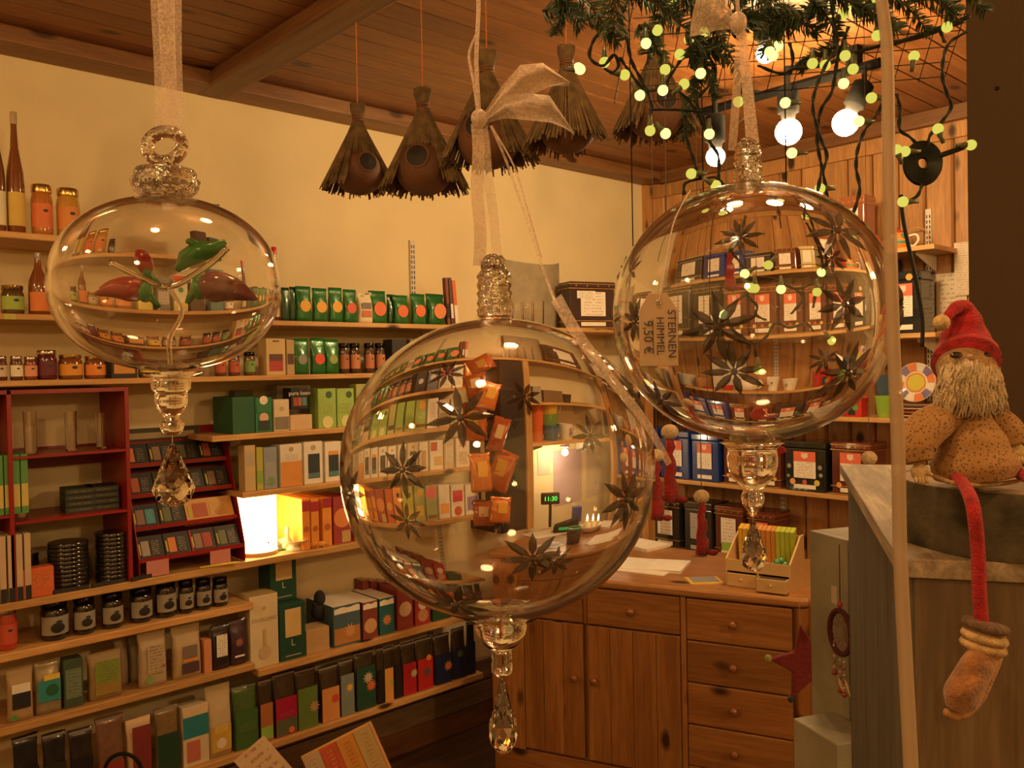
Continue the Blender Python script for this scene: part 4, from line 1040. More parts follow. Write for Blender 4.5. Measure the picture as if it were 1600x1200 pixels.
def onc(px_, py_): p = H(px_, py_, HC); return (p.x, p.y, HC)
def sheet_at(px_, py_, w_, d_, rz, label, mat, h_=.001, dz=0, name='paper_sheet', cat='paper', pn='sheet'):
    p = H(px_, py_, HC)
    t = thing(name, label, cat, (p.x, p.y, HC + dz), rz)
    part(pn, MB().box(-w_ / 2, w_ / 2, -d_ / 2, d_ / 2, 0, h_), mat, t)
    return t
# open notebook of white paper
t = sheet_at(1018, 884, .27, .19, RZC + .05, 'open white notebook lying on the counter', C((.8, .76, .68)), .006, name='open_notebook', cat='notebook', pn='left_page')
part('right_page', MB().box(.0, .135, -.095, .095, .0062, .0072, Matrix.Rotation(-.02, 4, 'Y')), C((.84, .8, .72)), t)
sheet_at(1002, 853, .2, .16, RZC - .4, 'white folder at the back of the counter left of the corner post', C((.78, .72, .62)), .012, name='folder', cat='folder')
t = sheet_at(1100, 908, .12, .1, RZC + .5, 'small leaflets with yellow edge and grey picture beside the card box', C((.65, .45, .08)), .004, name='leaflet_stack', cat='leaflets')
part('top_leaflet', MB().box(-.045, .05, -.03, .045, .0042, .0052), printed((.25, .25, .26), (.6, .55, .5), 5), t)
a_ = U2(866, 847); sheet_at(a_[0] - 6, a_[1] + 2, .13, .12, RZC - .3, 'white leaflet with blue picture near the counter edge', C((.75, .7, .62)), .004, name='leaflet', cat='leaflets')
p = onc(a_[0] - 10, a_[1] + 3)
t = thing('blue_leaflet', 'blue printed leaflet lying on the white leaflet', 'leaflets', (p[0], p[1], HC + .0045), RZC - .1)
part('sheet', MB().box(-.04, .04, -.03, .03, 0, .001), printed((.25, .32, .5), (.7, .68, .6), 5), t)
for i, (qx, qy, w_, d_, rz, lab) in enumerate(((938, 842, .2, .12, .3, 'white papers to the right of the dark cup'), (850, 832, .16, .2, -.2, 'white papers behind the dark cup'))):
    a_ = U2(qx, qy); sheet_at(a_[0], a_[1], w_, d_, rz, lab, C((.78, .73, .65)), .003)
# dark cup with green rim
a_ = U2(891, 846); p = onc(*a_)
t = thing('dark_cup', 'dark patterned cup with a green rim on the counter', 'cup', p)
part('cup', MB().lathe([(.034, 0), (.036, .003), (.04, .085), (.036, .085), (.03, .006)], 28), plain('dark_pattern_cup', (.05, .035, .03), .4, 0, .9, 60), t, smooth=True, auto=50)
part('rim', MB().lathe([(.036, .085), (.041, .083), (.0415, .09), (.036, .092)], 28, closed=True), C((.05, .4, .22), 'gloss'), t, smooth=True)
# bowl with tealights
a_ = U2(918, 828); p = onc(*a_)
t = thing('white_dish', 'white dish holding three candles behind the dark cup', 'dish', p)
part('dish', MB().lathe([(.04, 0), (.06, .01), (.085, .04), (.08, .04), (.05, .012), (.001, .012), (.001, 0)], 30, cap=False, closed=True), CERAM, t, smooth=True, auto=50)
for k in range(3):
    c_ = (p[0] - .04 + .04 * k, p[1] + .01 * k, HC + .013)
    t = thing('candle', 'lit candle in the white dish, ' + ['left', 'middle', 'right'][k] + ' one', 'candle', c_, 0, 'candles in the white dish')
    part('wax', MB().lathe([(.012, 0), (.012, .05)], 16), C((.75, .6, .3)), t, smooth=True, auto=40)
    part('flame', MB().lathe([(.001, .052), (.006, .06), (.004, .072), (.0006, .088)], 10), emit('flame', (1, .8, .42), 9), t, smooth=True)
# cash display and printer
a_ = U2(846, 764); p = L(a_[0], a_[1], .2)
t = thing('cash_display', 'small black customer display with green digits beside the bright post', 'display', (.24, p.y + .02, HC), radians(50))
part('pole', MB().lathe([(.008, 0), (.008, .13)], 12), BLACK, t)
part('housing', MB().box(-.05, .05, -.02, .02, .13, .19), BLACK, t, bevel=.003)
part('digits', letters('11:30', None, (0, -.021, .16), .034, emit('green_digits', (.05, 1, .1), 1.2, False)).data, None, t, loc=(0, -.021, .16)).rotation_euler = (pi / 2, 0, 0)
for o in [o for o in bpy.data.objects if o.name.startswith('lettering') and o.parent is None]: bpy.data.objects.remove(o)
a_ = U2(862, 782); p = L(a_[0], a_[1], .3)
t = thing('card_terminal', 'black card terminal with a green lit screen on the counter', 'terminal', (.36, p.y - .05, HC), radians(40))
part('body', MB().prism([(0, 0), (.14, 0), (.14, .075), (.0, .035)], -.05, .05), BLACK, t, bevel=.004)
part('screen', MB().box(.03, .09, -.0512, -.0502, .018, .034), emit('green_screen', (.03, .5, .08), .35, False), t)
a_ = U2(881, 784); p = L(a_[0], a_[1], .25)
t = thing('blue_box', 'small blue box behind the card terminal', 'box', (.3, p.y + .06, HC), radians(60)); carton(t, .05, .05, .09, (.03, .05, .3))

# card box (organiser with drawers, cards and jewellery)
p = onc(1136, 918); q = onc(1264, 916)
pl = Vector(onc(1134, 916)); pr_ = Vector(onc(1236, 929)); rzb = atan2((pr_ - pl).y, (pr_ - pl).x); wb_ = (pr_ - pl).length
ob = thing('card_organiser', 'light wood organiser box with two drawers and card rows on the counter', 'organiser', pl, rzb)
LW = plain('light_plywood', (.58, .40, .19), .5, 0, .08, 6)
sp = lambda y_: .085 + .095 * min(1, max(0, (y_ - .0) / .15))
side = [(0, 0), (0, .1), (.13, .175), (.17, .175), (.17, 0)]
Mr = Matrix.Rotation(pi / 2, 4, 'Z')
for xx in (0, wb_ - .006):
    part('side_panel', MB().add([(xx + dx, y_, z_) for dx in (0, .006) for y_, z_ in side], [tuple(range(5)), tuple(reversed(range(5, 10)))] + [(i, i + 5, (i + 1) % 5 + 5, (i + 1) % 5) for i in range(5)]), LW, ob)
part('back_panel', MB().box(.006, wb_ - .006, .164, .17, 0, .17), LW, ob)
part('base_board', MB().box(.006, wb_ - .006, .0, .164, 0, .004), LW, ob)
part('shelf_board', MB().box(.006, wb_ - .006, .0, .164, .058, .063), LW, ob)
part('front_lip', MB().box(.006, wb_ - .006, .0, .005, .063, .098), LW, ob)
part('divider', MB().box(wb_ / 2 - .003, wb_ / 2 + .003, .001, .16, .004, .058), LW, ob)
for k in range(2):
    x0 = .007 + k * wb_ / 2 * .99; x1 = x0 + wb_ / 2 - .012
    yy = -.035 if k == 1 else -.004
    dr = part('drawer', MB().box(x0, x1, yy, yy + .14, .006, .05), LW, ob, bevel=.001)
    part('drawer_inside', MB().box(x0 + .005, x1 - .005, yy + .006, yy + .13, .0505, .0508), C((.08, .05, .03)), dr)
    part('knob', MB().ball(((x0 + x1) / 2, yy - .004, .03), .005, 10, 6), LW, dr, smooth=True)
bx = ob.matrix_world
for k in range(12):
    c_ = [(.68, .42, .05), (.68, .42, .05), (.66, .4, .05), (.6, .3, .06), (.6, .28, .07), (.58, .25, .07), (.6, .28, .06), (.55, .25, .06), (.42, .5, .05), (.42, .52, .05), (.4, .5, .05), (.43, .52, .05)][k]
    ofs = Matrix.Rotation(rzb, 4, 'Z') @ Vector((.014 + (wb_ - .028) / 12 * (k + .5), .125, .066))
    nm = 'yellow' if k < 3 else ('orange' if k < 8 else 'lime green')
    kk = k if k < 3 else (k - 3 if k < 8 else k - 8)
    t = thing('card_pack', nm + ' card pack in the organiser, ' + ORD[kk] + ' ' + nm + ' one from left', 'card', pl + ofs, rzb + .12, 'card packs in the organiser')
    w_ = (wb_ - .028) / 12 * .9
    part('card', MB().box(-w_ / 2, w_ / 2, -.028, .028, 0, .135, Matrix.Rotation(.15, 4, 'X')), C(c_), t)
for k, (fx, c_, lab) in enumerate(((.4, (.18, .04, .03), 'dark red beaded bracelet in the organiser'), (.6, (.55, .1, .05), 'orange-red stone in the organiser'), (.8, (.1, .3, .15), 'green glass drops in the organiser'))):
    ofs = Matrix.Rotation(rzb, 4, 'Z') @ Vector((wb_ * fx, .035, .064))
    t = thing(['bead_bracelet', 'polished_stone', 'glass_drops'][k], lab, ['bracelet', 'stone', 'glass drops'][k], pl + ofs)
    for j in range(7 if k != 1 else 1):
        aa = j * 2 * pi / 7
        part('bead' if k != 1 else 'stone', MB().ball((.02 * cos(aa) * (k != 1), .014 * sin(aa) * (k != 1), .012 + (.012 * (j % 3))), .012 if k != 1 else .02, 10, 6), C(c_, 'gloss'), t, smooth=True)

# ------------------------------------------------------------------ red bookcase and chocolate rack
y0, y1 = L(-70, 700, .25).y, L(203, 700, .25).y
ym = L(16, 700, .25).y; H0 = 1.592 - ZL6 - .003
bc = thing('red_bookcase', 'low red painted bookcase standing on the lantern shelf', 'bookcase', (0, y0, ZL6 + .0005))
for yy in (0, ym - y0 - .006, y1 - y0 - .012):
    part('side_panel', MB().box(.005, .25, yy, yy + .012, 0, H0), RED_P, bc, bevel=.001)
part('top_panel', MB().box(.005, .25, .012, y1 - y0 - .012, H0 - .012, H0), RED_P, bc)
part('rear_rail', MB().box(.005, .012, ym - y0 + .007, y1 - y0 - .012, .355, .42), RED_P, bc)
for (px_, py_) in ((190, 702), (190, 797)):
    z_ = L(px_, py_, .25).z - ZL6
    part('shelf_board', MB().box(.005, .248, ym - y0 + .007, y1 - y0 - .0125, z_ - .008, z_), RED_P, bc)
z1_ = L(190, 702, .25).z; z2_ = L(190, 797, .25).z
part('shelf_board', MB().box(.005, .248, .0125, ym - y0 - .0065, .24, .248), RED_P, bc)
row('L', z1_, [(tumbler, 36, 62, 643, 'straight drinking glass', 0, dict(back=.05)), (tumbler, 101, 124, 643, 'straight drinking glass', 0, dict(back=.05)), (tumbler, 150, 170, 645, 'straight drinking glass', 0, dict(back=.05))], 'in red bookcase', 'drinking glasses in the red bookcase')
row('L', z2_, [(tumbler, 24, 46, 734, 'tall stemmed glass', 0, dict(back=.06))], 'in the middle of red bookcase', 'glasses in the red bookcase')
for c in range(2):
    for k in range(4):
        p = L(126 + 38 * c, 780, .2)
        t = thing('dark_box', 'flat dark box in the red bookcase, ' + ['bottom', 'second', 'third', 'top'][k] + ' of the ' + ['left', 'right'][c] + ' stack', 'box', (.2, p.y, z2_ + k * .0185), pi / 2 - .1, 'flat dark boxes in the red bookcase')
        part('box', MB().box(-.042, .042, 0, .1, 0, .0175), C((.025, .032, .022)), t, bevel=.001)
        part('edge_print', MB().box(-.036, .036, -.0006, -.0002, .005, .013), printed((.05, .06, .045), (.25, .2, .12), 1), t)
for c, (xa, xb, n_) in enumerate(((24, 70, 9), (76, 140, 11), (128, 194, 12))):
    pa, pb = L(xa, 860, .2 if c != 2 else .11), L(xb, 860, .2 if c != 2 else .11)
    if c == 2: pa = L(143, 860, .15)
    xo = .07 if c == 0 else 0
    rr = (pb.y - pa.y) / 2
    for k in range(n_):
        t = thing('dark_tin_disc', 'flat round dark tin, ' + (ORD[k]) + ' from bottom of the ' + ['left', 'middle', 'right'][c] + ' pile', 'tin', (.24 - rr - xo, (pa.y + pb.y) / 2 + random.uniform(-.001, .001), ZL6 + .0008 + k * .0128), 0, 'round dark tins piled in the red bookcase')
        if k == 0: me0 = MB().lathe([(rr * .95, 0), (rr, .002), (rr, .009), (rr * .97, .012)], 24).mesh('tin_body', True); me0.set_sharp_from_angle(angle=radians(40))
        part('tin_body', me0, C((.012, .011, .009), 'gloss'), t)
# spines at far left
for k in range(5):
    t = thing('booklet', 'green and yellow booklet spine at the left frame edge, ' + ORD[k] + ' of five', 'book', (.12, y0 + .075 + k * .021 + .01, ZL6 + .2495), 0, 'booklets with green and yellow spines')
    part('cover', MB().box(0, .12, -.009, .009, 0, .17), C((.1, .3, .08)), t)
    part('spine_band', MB().box(.12, .1206, -.0085, .0085, .02, .085), C((.6, .5, .15)), t)
for k in range(5):
    t = thing('white_booklet', 'white booklet spine under the green ones, ' + ORD[k] + ' of five', 'book', (.13, y0 + .075 + k * .021 + .01, ZL6 + .001), 0, 'booklets with white spines')
    part('cover', MB().box(0, .12, -.008, .008, 0, .19), C((.55, .42, .28)), t)
    part('spine_band', MB().box(.12, .1206, -.0075, .0075, .0, .04), C(BK), t)
# orange card box
p = L(52, 925, .30); q = L(30, 925, .3)
t = thing('orange_sign_box', 'orange red open card box with handwritten front beside the round tins', 'box', (.246, L(56, 900, .24).y, ZL6 + .001), pi / 2)
carton(t, L(84, 900, .24).y - L(28, 900, .24).y, .045, .085, (.62, .13, .04), decs=[('p', .6, .55, .7, .5, (.66, .16, .05))])

# chocolate display rack
ya, yb = L(206, 760, .2).y, L(372, 760, .2).y
rw = yb - ya
rk = thing('chocolate_rack', 'tiered dark red cardboard rack filled with chocolate bars', 'rack', (.0, ya + .002, ZL6 + .001), 0)
part('back_board', MB().box(.03, .036, 0, rw, 0, .46), RED_P, rk)
part('side_board', MB().prism([(.03, 0), (.24, 0), (.24, .06), (.1, .46), (.03, .46)], 0, .003), RED_P, rk)
part('side_board', MB().prism([(.03, 0), (.24, 0), (.24, .06), (.1, .46), (.03, .46)], rw - .003, rw), RED_P, rk)
part('top_sign', MB().box(.037, .045, .004, rw * .8, .42, .46), C((.035, .03, .02)), rk)
part('top_sign_panel', MB().box(.0455, .046, .01, rw * .75, .425, .445), printed((.35, .27, .15), (.1, .06, .03), 2), rk)
tiers = [(.235, .055), (.195, .15), (.155, .25), (.115, .345)]
pics = [(.35, .3, .28), (.6, .2, .06), (.25, .15, .1), (.12, .15, .08), (.4, .1, .05)]
for ti, (xf, zf) in enumerate(tiers):
    part('tier', MB().box(xf - .045, xf, .004, rw - .004, zf - .008, zf - .004), RED_P, rk)
    part('tier_lip', MB().box(xf, xf + .003, .004, rw - .004, zf - .008, zf + .006), RED_P, rk)
    nb = 4
    for k in range(nb):
        wv = (rw - .012) / nb
        col = (.02, .018, .016); edge = None; desc = 'black chocolate bar with small picture'
        if ti == 1 and k >= 2:
            if k == 3: continue
            col, desc, wv2 = (.58, .33, .11), 'wide kraft chocolate bar with picture', wv * 2
        else: wv2 = wv
        if ti == 1 and k == 0: col, desc = (.02, .2, .26), 'teal edged chocolate bar'
        if ti == 0 and k == 2: col, desc = (.35, .02, .02), 'red edged chocolate bar'
        tn = ['lowest', 'second', 'third', 'top'][ti]
        t = thing('chocolate_bar', desc + ', ' + ORD[k] + ' from left in the ' + tn + ' tier', 'chocolate bar', (xf - .002, ya + .006 + wv * k + wv2 / 2, ZL6 + zf - .0025), pi / 2, 'chocolate bars in the tiered rack')
        Mt = Matrix.Rotation(-radians(28), 4, 'X')
        w2 = wv2 * .96; hh = .082
        part('bar', MB().box(-w2 / 2, w2 / 2, .002, .035, 0, hh, Mt), C(col), t)
        if col != (.02, .018, .016) and wv2 == wv: part('face_panel', MB().box(-w2 / 2 + .006, w2 / 2, .0012, .0018, 0.001, hh - .001, Mt), C(BK), t)
        part('picture', MB().box(-w2 * .35, -w2 * .05, .0004, .001, hh * .2, hh * .8, Mt), C(pics[(ti * 2 + k) % 5]), t)
        part('text_panel', MB().box(w2 * .0, w2 * .36, .0004, .001, hh * .2, hh * .8, Mt), printed(sh(col, 1.4) if col[0] < .3 else col, (.35, .3, .25) if col[0] < .3 else (.25, .12, .05), 7), t)
        part('tab', MB().box(-w2 * .45, -w2 * .39, .0004, .001, hh * .25, hh * .7, Mt), C((.5, .42, .06)), t)
# cards and pen in front of the rack
for k, px_ in enumerate((248, 346)):
    p = L(px_, 885 - k * 15, .25)
    t = thing('pink_card', 'small pink card hanging from the ' + ['left', 'right'][k] + ' of the rack front', 'card', (.2415 , p.y, ZL6 + .002), pi / 2, 'pink cards in front of the rack')
    part('card', MB().box(-.035, .035, -.001, 0, 0, .05), C((.55, .22, .2)), t)
p = L(335, 882, .28)
t = thing('yellow_pen', 'yellow pen lying on the shelf edge before the lantern', 'pen', (.244, L(335, 880, .244).y - .05, ZL6 + .005), radians(82))
part('barrel', MB().tube([(0, 0, 0), (.12, 0, 0)], .004, 8), C((.7, .55, .04), 'gloss'), t, smooth=True)
part('tip', MB().tube([(.12, 0, 0), (.135, 0, 0)], [.0035, .0006], 8), C((.6, .5, .3)), t)
for k, px_ in enumerate((90, 150, 210)):
    p = L(px_, 915, .22)
    t = thing('dark_leaflet', ['left', 'middle', 'right'][k] + ' dark leaflet lying at the front edge below the round tins', 'leaflets', (.246, p.y + .03, ZL6 + .0005 + .0), pi / 2 + .1 * k)
    part('leaflet', MB().box(-.05, .05, 0.0, .008, 0, .012), C((.03, .025, .02)), t)
# lantern lamp
a_ = L(372, 860, .16); b_ = L(434, 860, .16)
r_ = (b_.y - a_.y) / 2 * .93
lt = thing('lantern', 'glowing white paper lantern on the long shelf', 'lantern', (.15, (a_.y + b_.y) / 2 + .0, ZL6 + .001))
hz = L(403, 776, .16).z - ZL6
part('base', MB().lathe([(r_ * 1.05, 0), (r_ * 1.05, .012)], 28), C((.5, .35, .18)), lt, smooth=True, auto=40)
part('shade', MB().lathe([(r_, .013), (r_, hz), (r_ - .003, hz), (r_ - .003, .013)], 32, closed=True), emit('lantern_glow', (1.0, .66, .24), 9), lt, smooth=True, auto=40)
part('ornament_cutout', MB().ball((r_ + .0005, 0.01, .045), .004, 8, 6, (.2, 1, 1)), C((.35, .2, .06)), lt)
# oil bottle, dish, clementine pieces
p = L(449, 840, .17)
t = thing('oil_bottle', 'tiny clear oil bottle between lantern and dish', 'bottle', (.17, p.y, ZL6 + .001))
part('bottle', MB().lathe([(.018, 0), (.02, .01), (.018, .03), (.008, .045), (.006, .055)], 18), C((.5, .42, .2), 'gloss'), t, smooth=True)
part('cap', MB().lathe([(.008, .055), (.009, .075), (.006, .082)], 14), C((.7, .6, .4), 'gloss'), t, smooth=True, auto=40)
p = L(464, 850, .21)
t = thing('small_dish', 'small white footed dish right of the lantern', 'dish', (.19, p.y, ZL6 + .001))
part('dish', MB().lathe([(.03, 0), (.03, .008), (.02, .016), (.05, .028), (.056, .036), (.052, .036), (.02, .022), (.001, .02), (.001, 0)], 28, cap=False, closed=True), CERAM, t, smooth=True, auto=50)
for k, (px_, c_, rr) in enumerate(((492, (.65, .25, .05), .016), (503, (.75, .38, .05), .014), (511, (.6, .25, .08), .01))):
    p = L(px_, 850, .23)
    t = thing('dried_fruit', ['left', 'middle', 'right'][k] + ' dried orange piece at the shelf edge', 'fruit', (.225, p.y, ZL6 + .001), 0, 'dried orange pieces beside the dish')
    part('piece', MB().ball((0, 0, rr * .75), rr, 12, 8, (1, 1.2, .75)), C(c_, 'cloth'), t, smooth=True)
# black tea glove thing in the kraft box
p = L(500, 960, .14)
t = thing('black_tea_strainer', 'black cloth tea figure standing in the kraft box', 'figure', (.14, p.y, ZR7 + .1))
part('body', MB().ball((0, 0, .02), .035, 12, 8, (.8, 1, 1)).ball((0, 0, .07), .022, 12, 8, (1, 1, 1.4)), C(BK, 'cloth'), t, smooth=True)
part('ear', MB().ball((0, -.02, .05), .012, 8, 6), C(BK, 'cloth'), t, smooth=True)
# price strip labels on shelf edges
p0, p1 = L(6, 490, .25), L(25, 490, .25)
t = thing('price_strip', 'yellow-green price label on the packet shelf edge', 'label', (.2505, p0.y, ZL2 - .017), 0)
part('label', MB().box(0, .0008, 0, p1.y - p0.y, 0, .016), printed((.5, .5, .1), (.1, .1, .05), 2), t)

# orange snack bags on hanging strip at the end of the cream shelves
ys = L(752, 700, .3).y
t = thing('clip_strip', 'narrow clear strip holding orange snack bags', 'strip', (.27, ys + .02, 0.95))
part('strip', MB().box(0, .002, -.012, .012, 0, .84), C((.3, .2, .12), 'gloss'), t)
for k, (px_, py_, w_, h_, tl) in enumerate(((752, 572, .1, .12, 1.1), (745, 605, .1, .12, -.2), (764, 620, .09, .13, .3), (742, 660, .11, .17, 0), (779, 680, .07, .15, .3), (752, 738, .09, .16, -.05), (783, 735, .1, .17, .35), (756, 800, .09, .11, .0), (782, 795, .09, .11, .1))):
    p = Z(*U2(px_, py_), 3.25 - .03 * (k % 3))
    t = thing('snack_bag', 'glossy orange snack bag, ' + ORD[k] + ' from the top of the hanging strip', 'snack bag', p, YAW + .35 * (k % 3 - 1), 'orange snack bags on the strip')
    t.rotation_euler[1] = tl
    m = pouch_mb(w_, .045, h_, .1, .11, 12, 16); m.v = [(x_, y_ - .017, z_ - h_ / 2) for x_, y_, z_ in m.v]
    part('bag', m, C([(.50, .10, .015), (.36, .07, .015), (.55, .15, .02)][k % 3], 'foil'), t, smooth=True)
    part('printed_panel', MB().box(-w_ * .2, w_ * .25, -.0215, -.021, -h_ * .1, h_ * .3), C([(.72, .42, .06), (.7, .5, .3), (.7, .38, .05)][k % 3], 'gloss'), t)

# poster stand at bottom, leaning
p = Z(546, 1207, 1.35)
t = thing('wrapper_display', 'tilted display card with white, orange and cream chocolate wrappers', 'display card', p, YAW)
t.rotation_euler = (radians(-12), radians(-26), YAW)
part('card', MB().box(-.062, .062, .001, .006, -.14, .055), C((.55, .3, .1)), t)
for k, (c_, ink) in enumerate((((.42, .33, .24), (.25, .1, .06)), ((.40, .06, .03), (.6, .3, .1)), ((.46, .20, .03), (.12, .04, .02)), ((.38, .28, .13), (.2, .1, .03)))):
    x0 = -.06 + k * .03
    w_ = part('wrapper', MB().box(x0, x0 + .0285, -.001, .0008, -.135, .052), C(c_, 'gloss'), t)
    part('lettering_band', MB().box(x0 + .008, x0 + .021, -.0015, -.0011, -.12, .045), printed(c_, ink, 26), w_)
p = Z(402, 1185, 1.3)
t = thing('paper_corner', 'white handwritten paper corner at the bottom frame edge', 'paper', p, YAW)
t.rotation_euler = (0, radians(-40), YAW)
part('sheet', MB().box(-.03, .03, 0, .0006, -.08, .02), printed((.55, .42, .3), (.3, .15, .1), 8), t)
p = Z(192, 1196, 1.3)
t = thing('curved_black_band', 'black curved bag handle rising at the bottom left', 'handle loop', p, YAW)
part('loop', MB().tube([(.028 * cos(a_), 0, .028 * sin(a_) - .01) for a_ in [pi * i / 16 for i in range(17)]], .003, 8), BLACK, t, smooth=True)

# ------------------------------------------------------------------ ceiling lamps and birdhouses
p1_, p2_ = H(1195, 148, 2.60), H(1352, 104, 2.60)
TRACKB = plain('track_black', (.006, .0055, .005), .9); TRACKB.node_tree.nodes['Principled BSDF'].inputs['Specular IOR Level'].default_value = .1
tr = thing('lamp_track', 'black ceiling track carrying three spot bulbs', 'lamp track', (0, 0, 0))
dv = (p2_ - p1_).normalized()
part('track', MB().tube([p1_ - dv * .35, p2_ + dv * .05], .017, 8), TRACKB, tr)
part('mount', MB().box(-.02, .02, -.02, .02, 0, CT - 2.60), BLACK, tr, loc=(p1_ + (p2_ - p1_) * .9))
BULB = emit('bulb_glow', (1, .66, .3), BULB_STRENGTH)
for (px_, py_, dep, r_, dx, lab) in ((1232, 206, 2.78, .042, 0, 'round glowing bulb hanging below the middle of the track'), (1321, 192, 2.80, .042, .045, 'glowing reflector bulb in a tilted black socket at the track end'), (1118, 245, 2.75, .03, 0, 'glowing bulb half hidden behind the right ornament neck'), (1196, 84, 2.62, .028, 0, 'glowing bulb close to the ceiling hidden behind the fir branches')):
    q = Z(px_, py_, dep)
    t = thing('spot_bulb', lab, 'lamp', q, YAW, 'ceiling spot bulbs')
    tl = Vector((dx, 0, .09)); 
    part('bulb', MB().ball((0, 0, 0), r_, 20, 14, (1, 1, 1)), BULB, t, smooth=True)
    n_ = tl.normalized()
    part('socket', MB().tube([n_ * r_ * .85, n_ * (r_ + .015), n_ * (r_ + .02), n_ * (r_ + .095), n_ * (r_ + .105)], [.02, .024, .034, .034, .02], 16), MATS['track_black'], t, smooth=True)
    top = n_ * (r_ + .1)
    part('arm', MB().tube([top, (top.x, 0, max(top.z + .01, 2.585 - q.z))], .009, 8), BLACK, t)
STRAW = plain('straw_stems', (.15, .095, .04), .8, 0, .45, 40)
NESTC = plain('brown_nest_ball', (.14, .06, .028), .7, 0, .2, 10, .3)
for i, (px_, py_, dep, sc_, faz, lab) in enumerate(((560, 230, 2.45, 1.02, .55, 'leftmost straw roofed birdhouse hanging below the beam'), (662, 218, 2.2, 1.2, -.15, 'second straw birdhouse from left with round dark hole'), (762, 168, 2.08, 1.32, -.35, 'third straw birdhouse behind the middle ribbon'), (886, 152, 1.9, 1.2, 1.9, 'fourth straw birdhouse behind the ribbon bow'), (1024, 132, 1.85, 1.18, .2, 'fifth straw birdhouse behind the fairy lights'))):
    q = Z(px_, py_, dep)
    s_ = dep / F * sc_
    t = thing('straw_birdhouse', lab, 'birdhouse', q, YAW, 'straw birdhouses hanging in a row')
    rb = 38 * s_
    ball = MB().ball((0, 0, -38 * s_), rb, 24, 16, (1, 1, .92))
    part('nest_ball', ball, NESTC, t, smooth=True)
    hd = Vector((sin(faz), -cos(faz), 0.0)) * rb
    Mh = Matrix.Rotation(faz, 4, 'Z') @ Matrix.Rotation(pi / 2 - .12, 4, 'X')
    part('entrance_hole', MB().lathe([(.0005, rb * 1.02), (rb * .34, rb * .985), (rb * .36, rb * .90), (.0005, rb * .9)], 20, (0, 0, -34 * s_), Mh), C((.01, .006, .004)), t)
    part('entrance_rim', MB().lathe([(rb * .35, rb * .99), (rb * .42, rb * .965), (rb * .43, rb * .88), (rb * .35, rb * .88)], 20, (0, 0, -34 * s_), Mh, closed=True), NESTC, t)
    rnd = random.Random(i + 3)
    for layer in range(1):
        m = MB(); nst = 420
        for k in range(nst):
            an = rnd.uniform(0, 2 * pi)
            da = abs(((an - (faz - pi / 2)) + pi) % (2 * pi) - pi)
            ln = rnd.uniform(.9, 1.05)
            zb_ = (-62 if da > .75 else -12) * s_ * ln + rnd.uniform(-5, 5) * s_
            f_ = (30 * s_ - zb_) / (92 * s_)
            rbm = (6 + 46 * f_ ** 1.15) * s_ * rnd.uniform(.92, 1.1) + .002
            rbm = max(rbm, 0)
            p0 = (8 * s_ * cos(an + .1) * 1.35, 8 * s_ * sin(an + .1) * 1.35, 62 * s_ + rnd.uniform(-5, 4) * s_)
            pm = (6 * s_ * cos(an), 6 * s_ * sin(an), 42 * s_)
            pn = (14 * s_ * cos(an), 14 * s_ * sin(an), 22 * s_)
            pe = (rbm * cos(an), rbm * sin(an), zb_)
            w_ = rnd.uniform(1.1, 2.0) * s_
            m.tube([p0, pm, pn, pe], [w_ * .8, w_ * .8, w_, w_ * .8], 4, cap=False)
        o = part('straw_roof', m, STRAW, t); o['kind'] = 'stuff'
    part('inner_cone', MB().lathe([(12 * s_, 24 * s_), (6 * s_, 42 * s_), (9 * s_, 58 * s_)], 16), C((.16, .09, .035)), t, smooth=True)
    wr = MB()
    for k in range(4):
        wr.tube([(8.2 * s_ * cos(a_), 8.2 * s_ * sin(a_), (38 + 3 * k + 1.2 * sin(a_ * 2 + k)) * s_) for a_ in [2 * pi * j / 16 for j in range(17)]], 1.0 * s_, 5)
    part('wire_wrap', wr, C((.2, .08, .035)), t, smooth=True)
    part('orange_cord', MB().tube([(0, 0, 60 * s_), (0.001, 0, (2.62 if i == 0 else CT) - q.z)], .0016, 5), C((.62, .2, .05)), t)

# ------------------------------------------------------------------ weathered crate, log, gnome, burlap
ZT = 1.44
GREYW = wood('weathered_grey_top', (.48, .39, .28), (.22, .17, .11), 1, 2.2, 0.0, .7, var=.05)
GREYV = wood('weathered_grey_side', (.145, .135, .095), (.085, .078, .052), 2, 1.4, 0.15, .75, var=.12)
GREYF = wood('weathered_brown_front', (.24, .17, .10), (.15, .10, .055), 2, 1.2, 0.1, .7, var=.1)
c0 = H(1403, 872, ZT); c1 = H(1312, 725, ZT)          # near and far corner of the left edge
ey = (c1 - c0); ey.z = 0; LY = ey.length; ey.normalize(); RZB = atan2(ey.y, ey.x) - pi / 2
kr = thing('weathered_crate', 'weathered grey wooden crate in the right foreground', 'crate', (c0.x, c0.y, 0), RZB)
WX = .55
for k in range(4):
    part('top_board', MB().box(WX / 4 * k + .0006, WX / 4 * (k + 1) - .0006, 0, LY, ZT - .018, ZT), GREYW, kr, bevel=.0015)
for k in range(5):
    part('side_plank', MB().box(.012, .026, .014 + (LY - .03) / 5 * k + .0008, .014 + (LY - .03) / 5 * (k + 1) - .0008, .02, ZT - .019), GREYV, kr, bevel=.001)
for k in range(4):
    part('front_plank', MB().box(.014 + (WX - .03) / 4 * k + .0006, .014 + (WX - .03) / 4 * (k + 1) - .0006, .004, .016, .02, ZT - .019), GREYF, kr, bevel=.001)
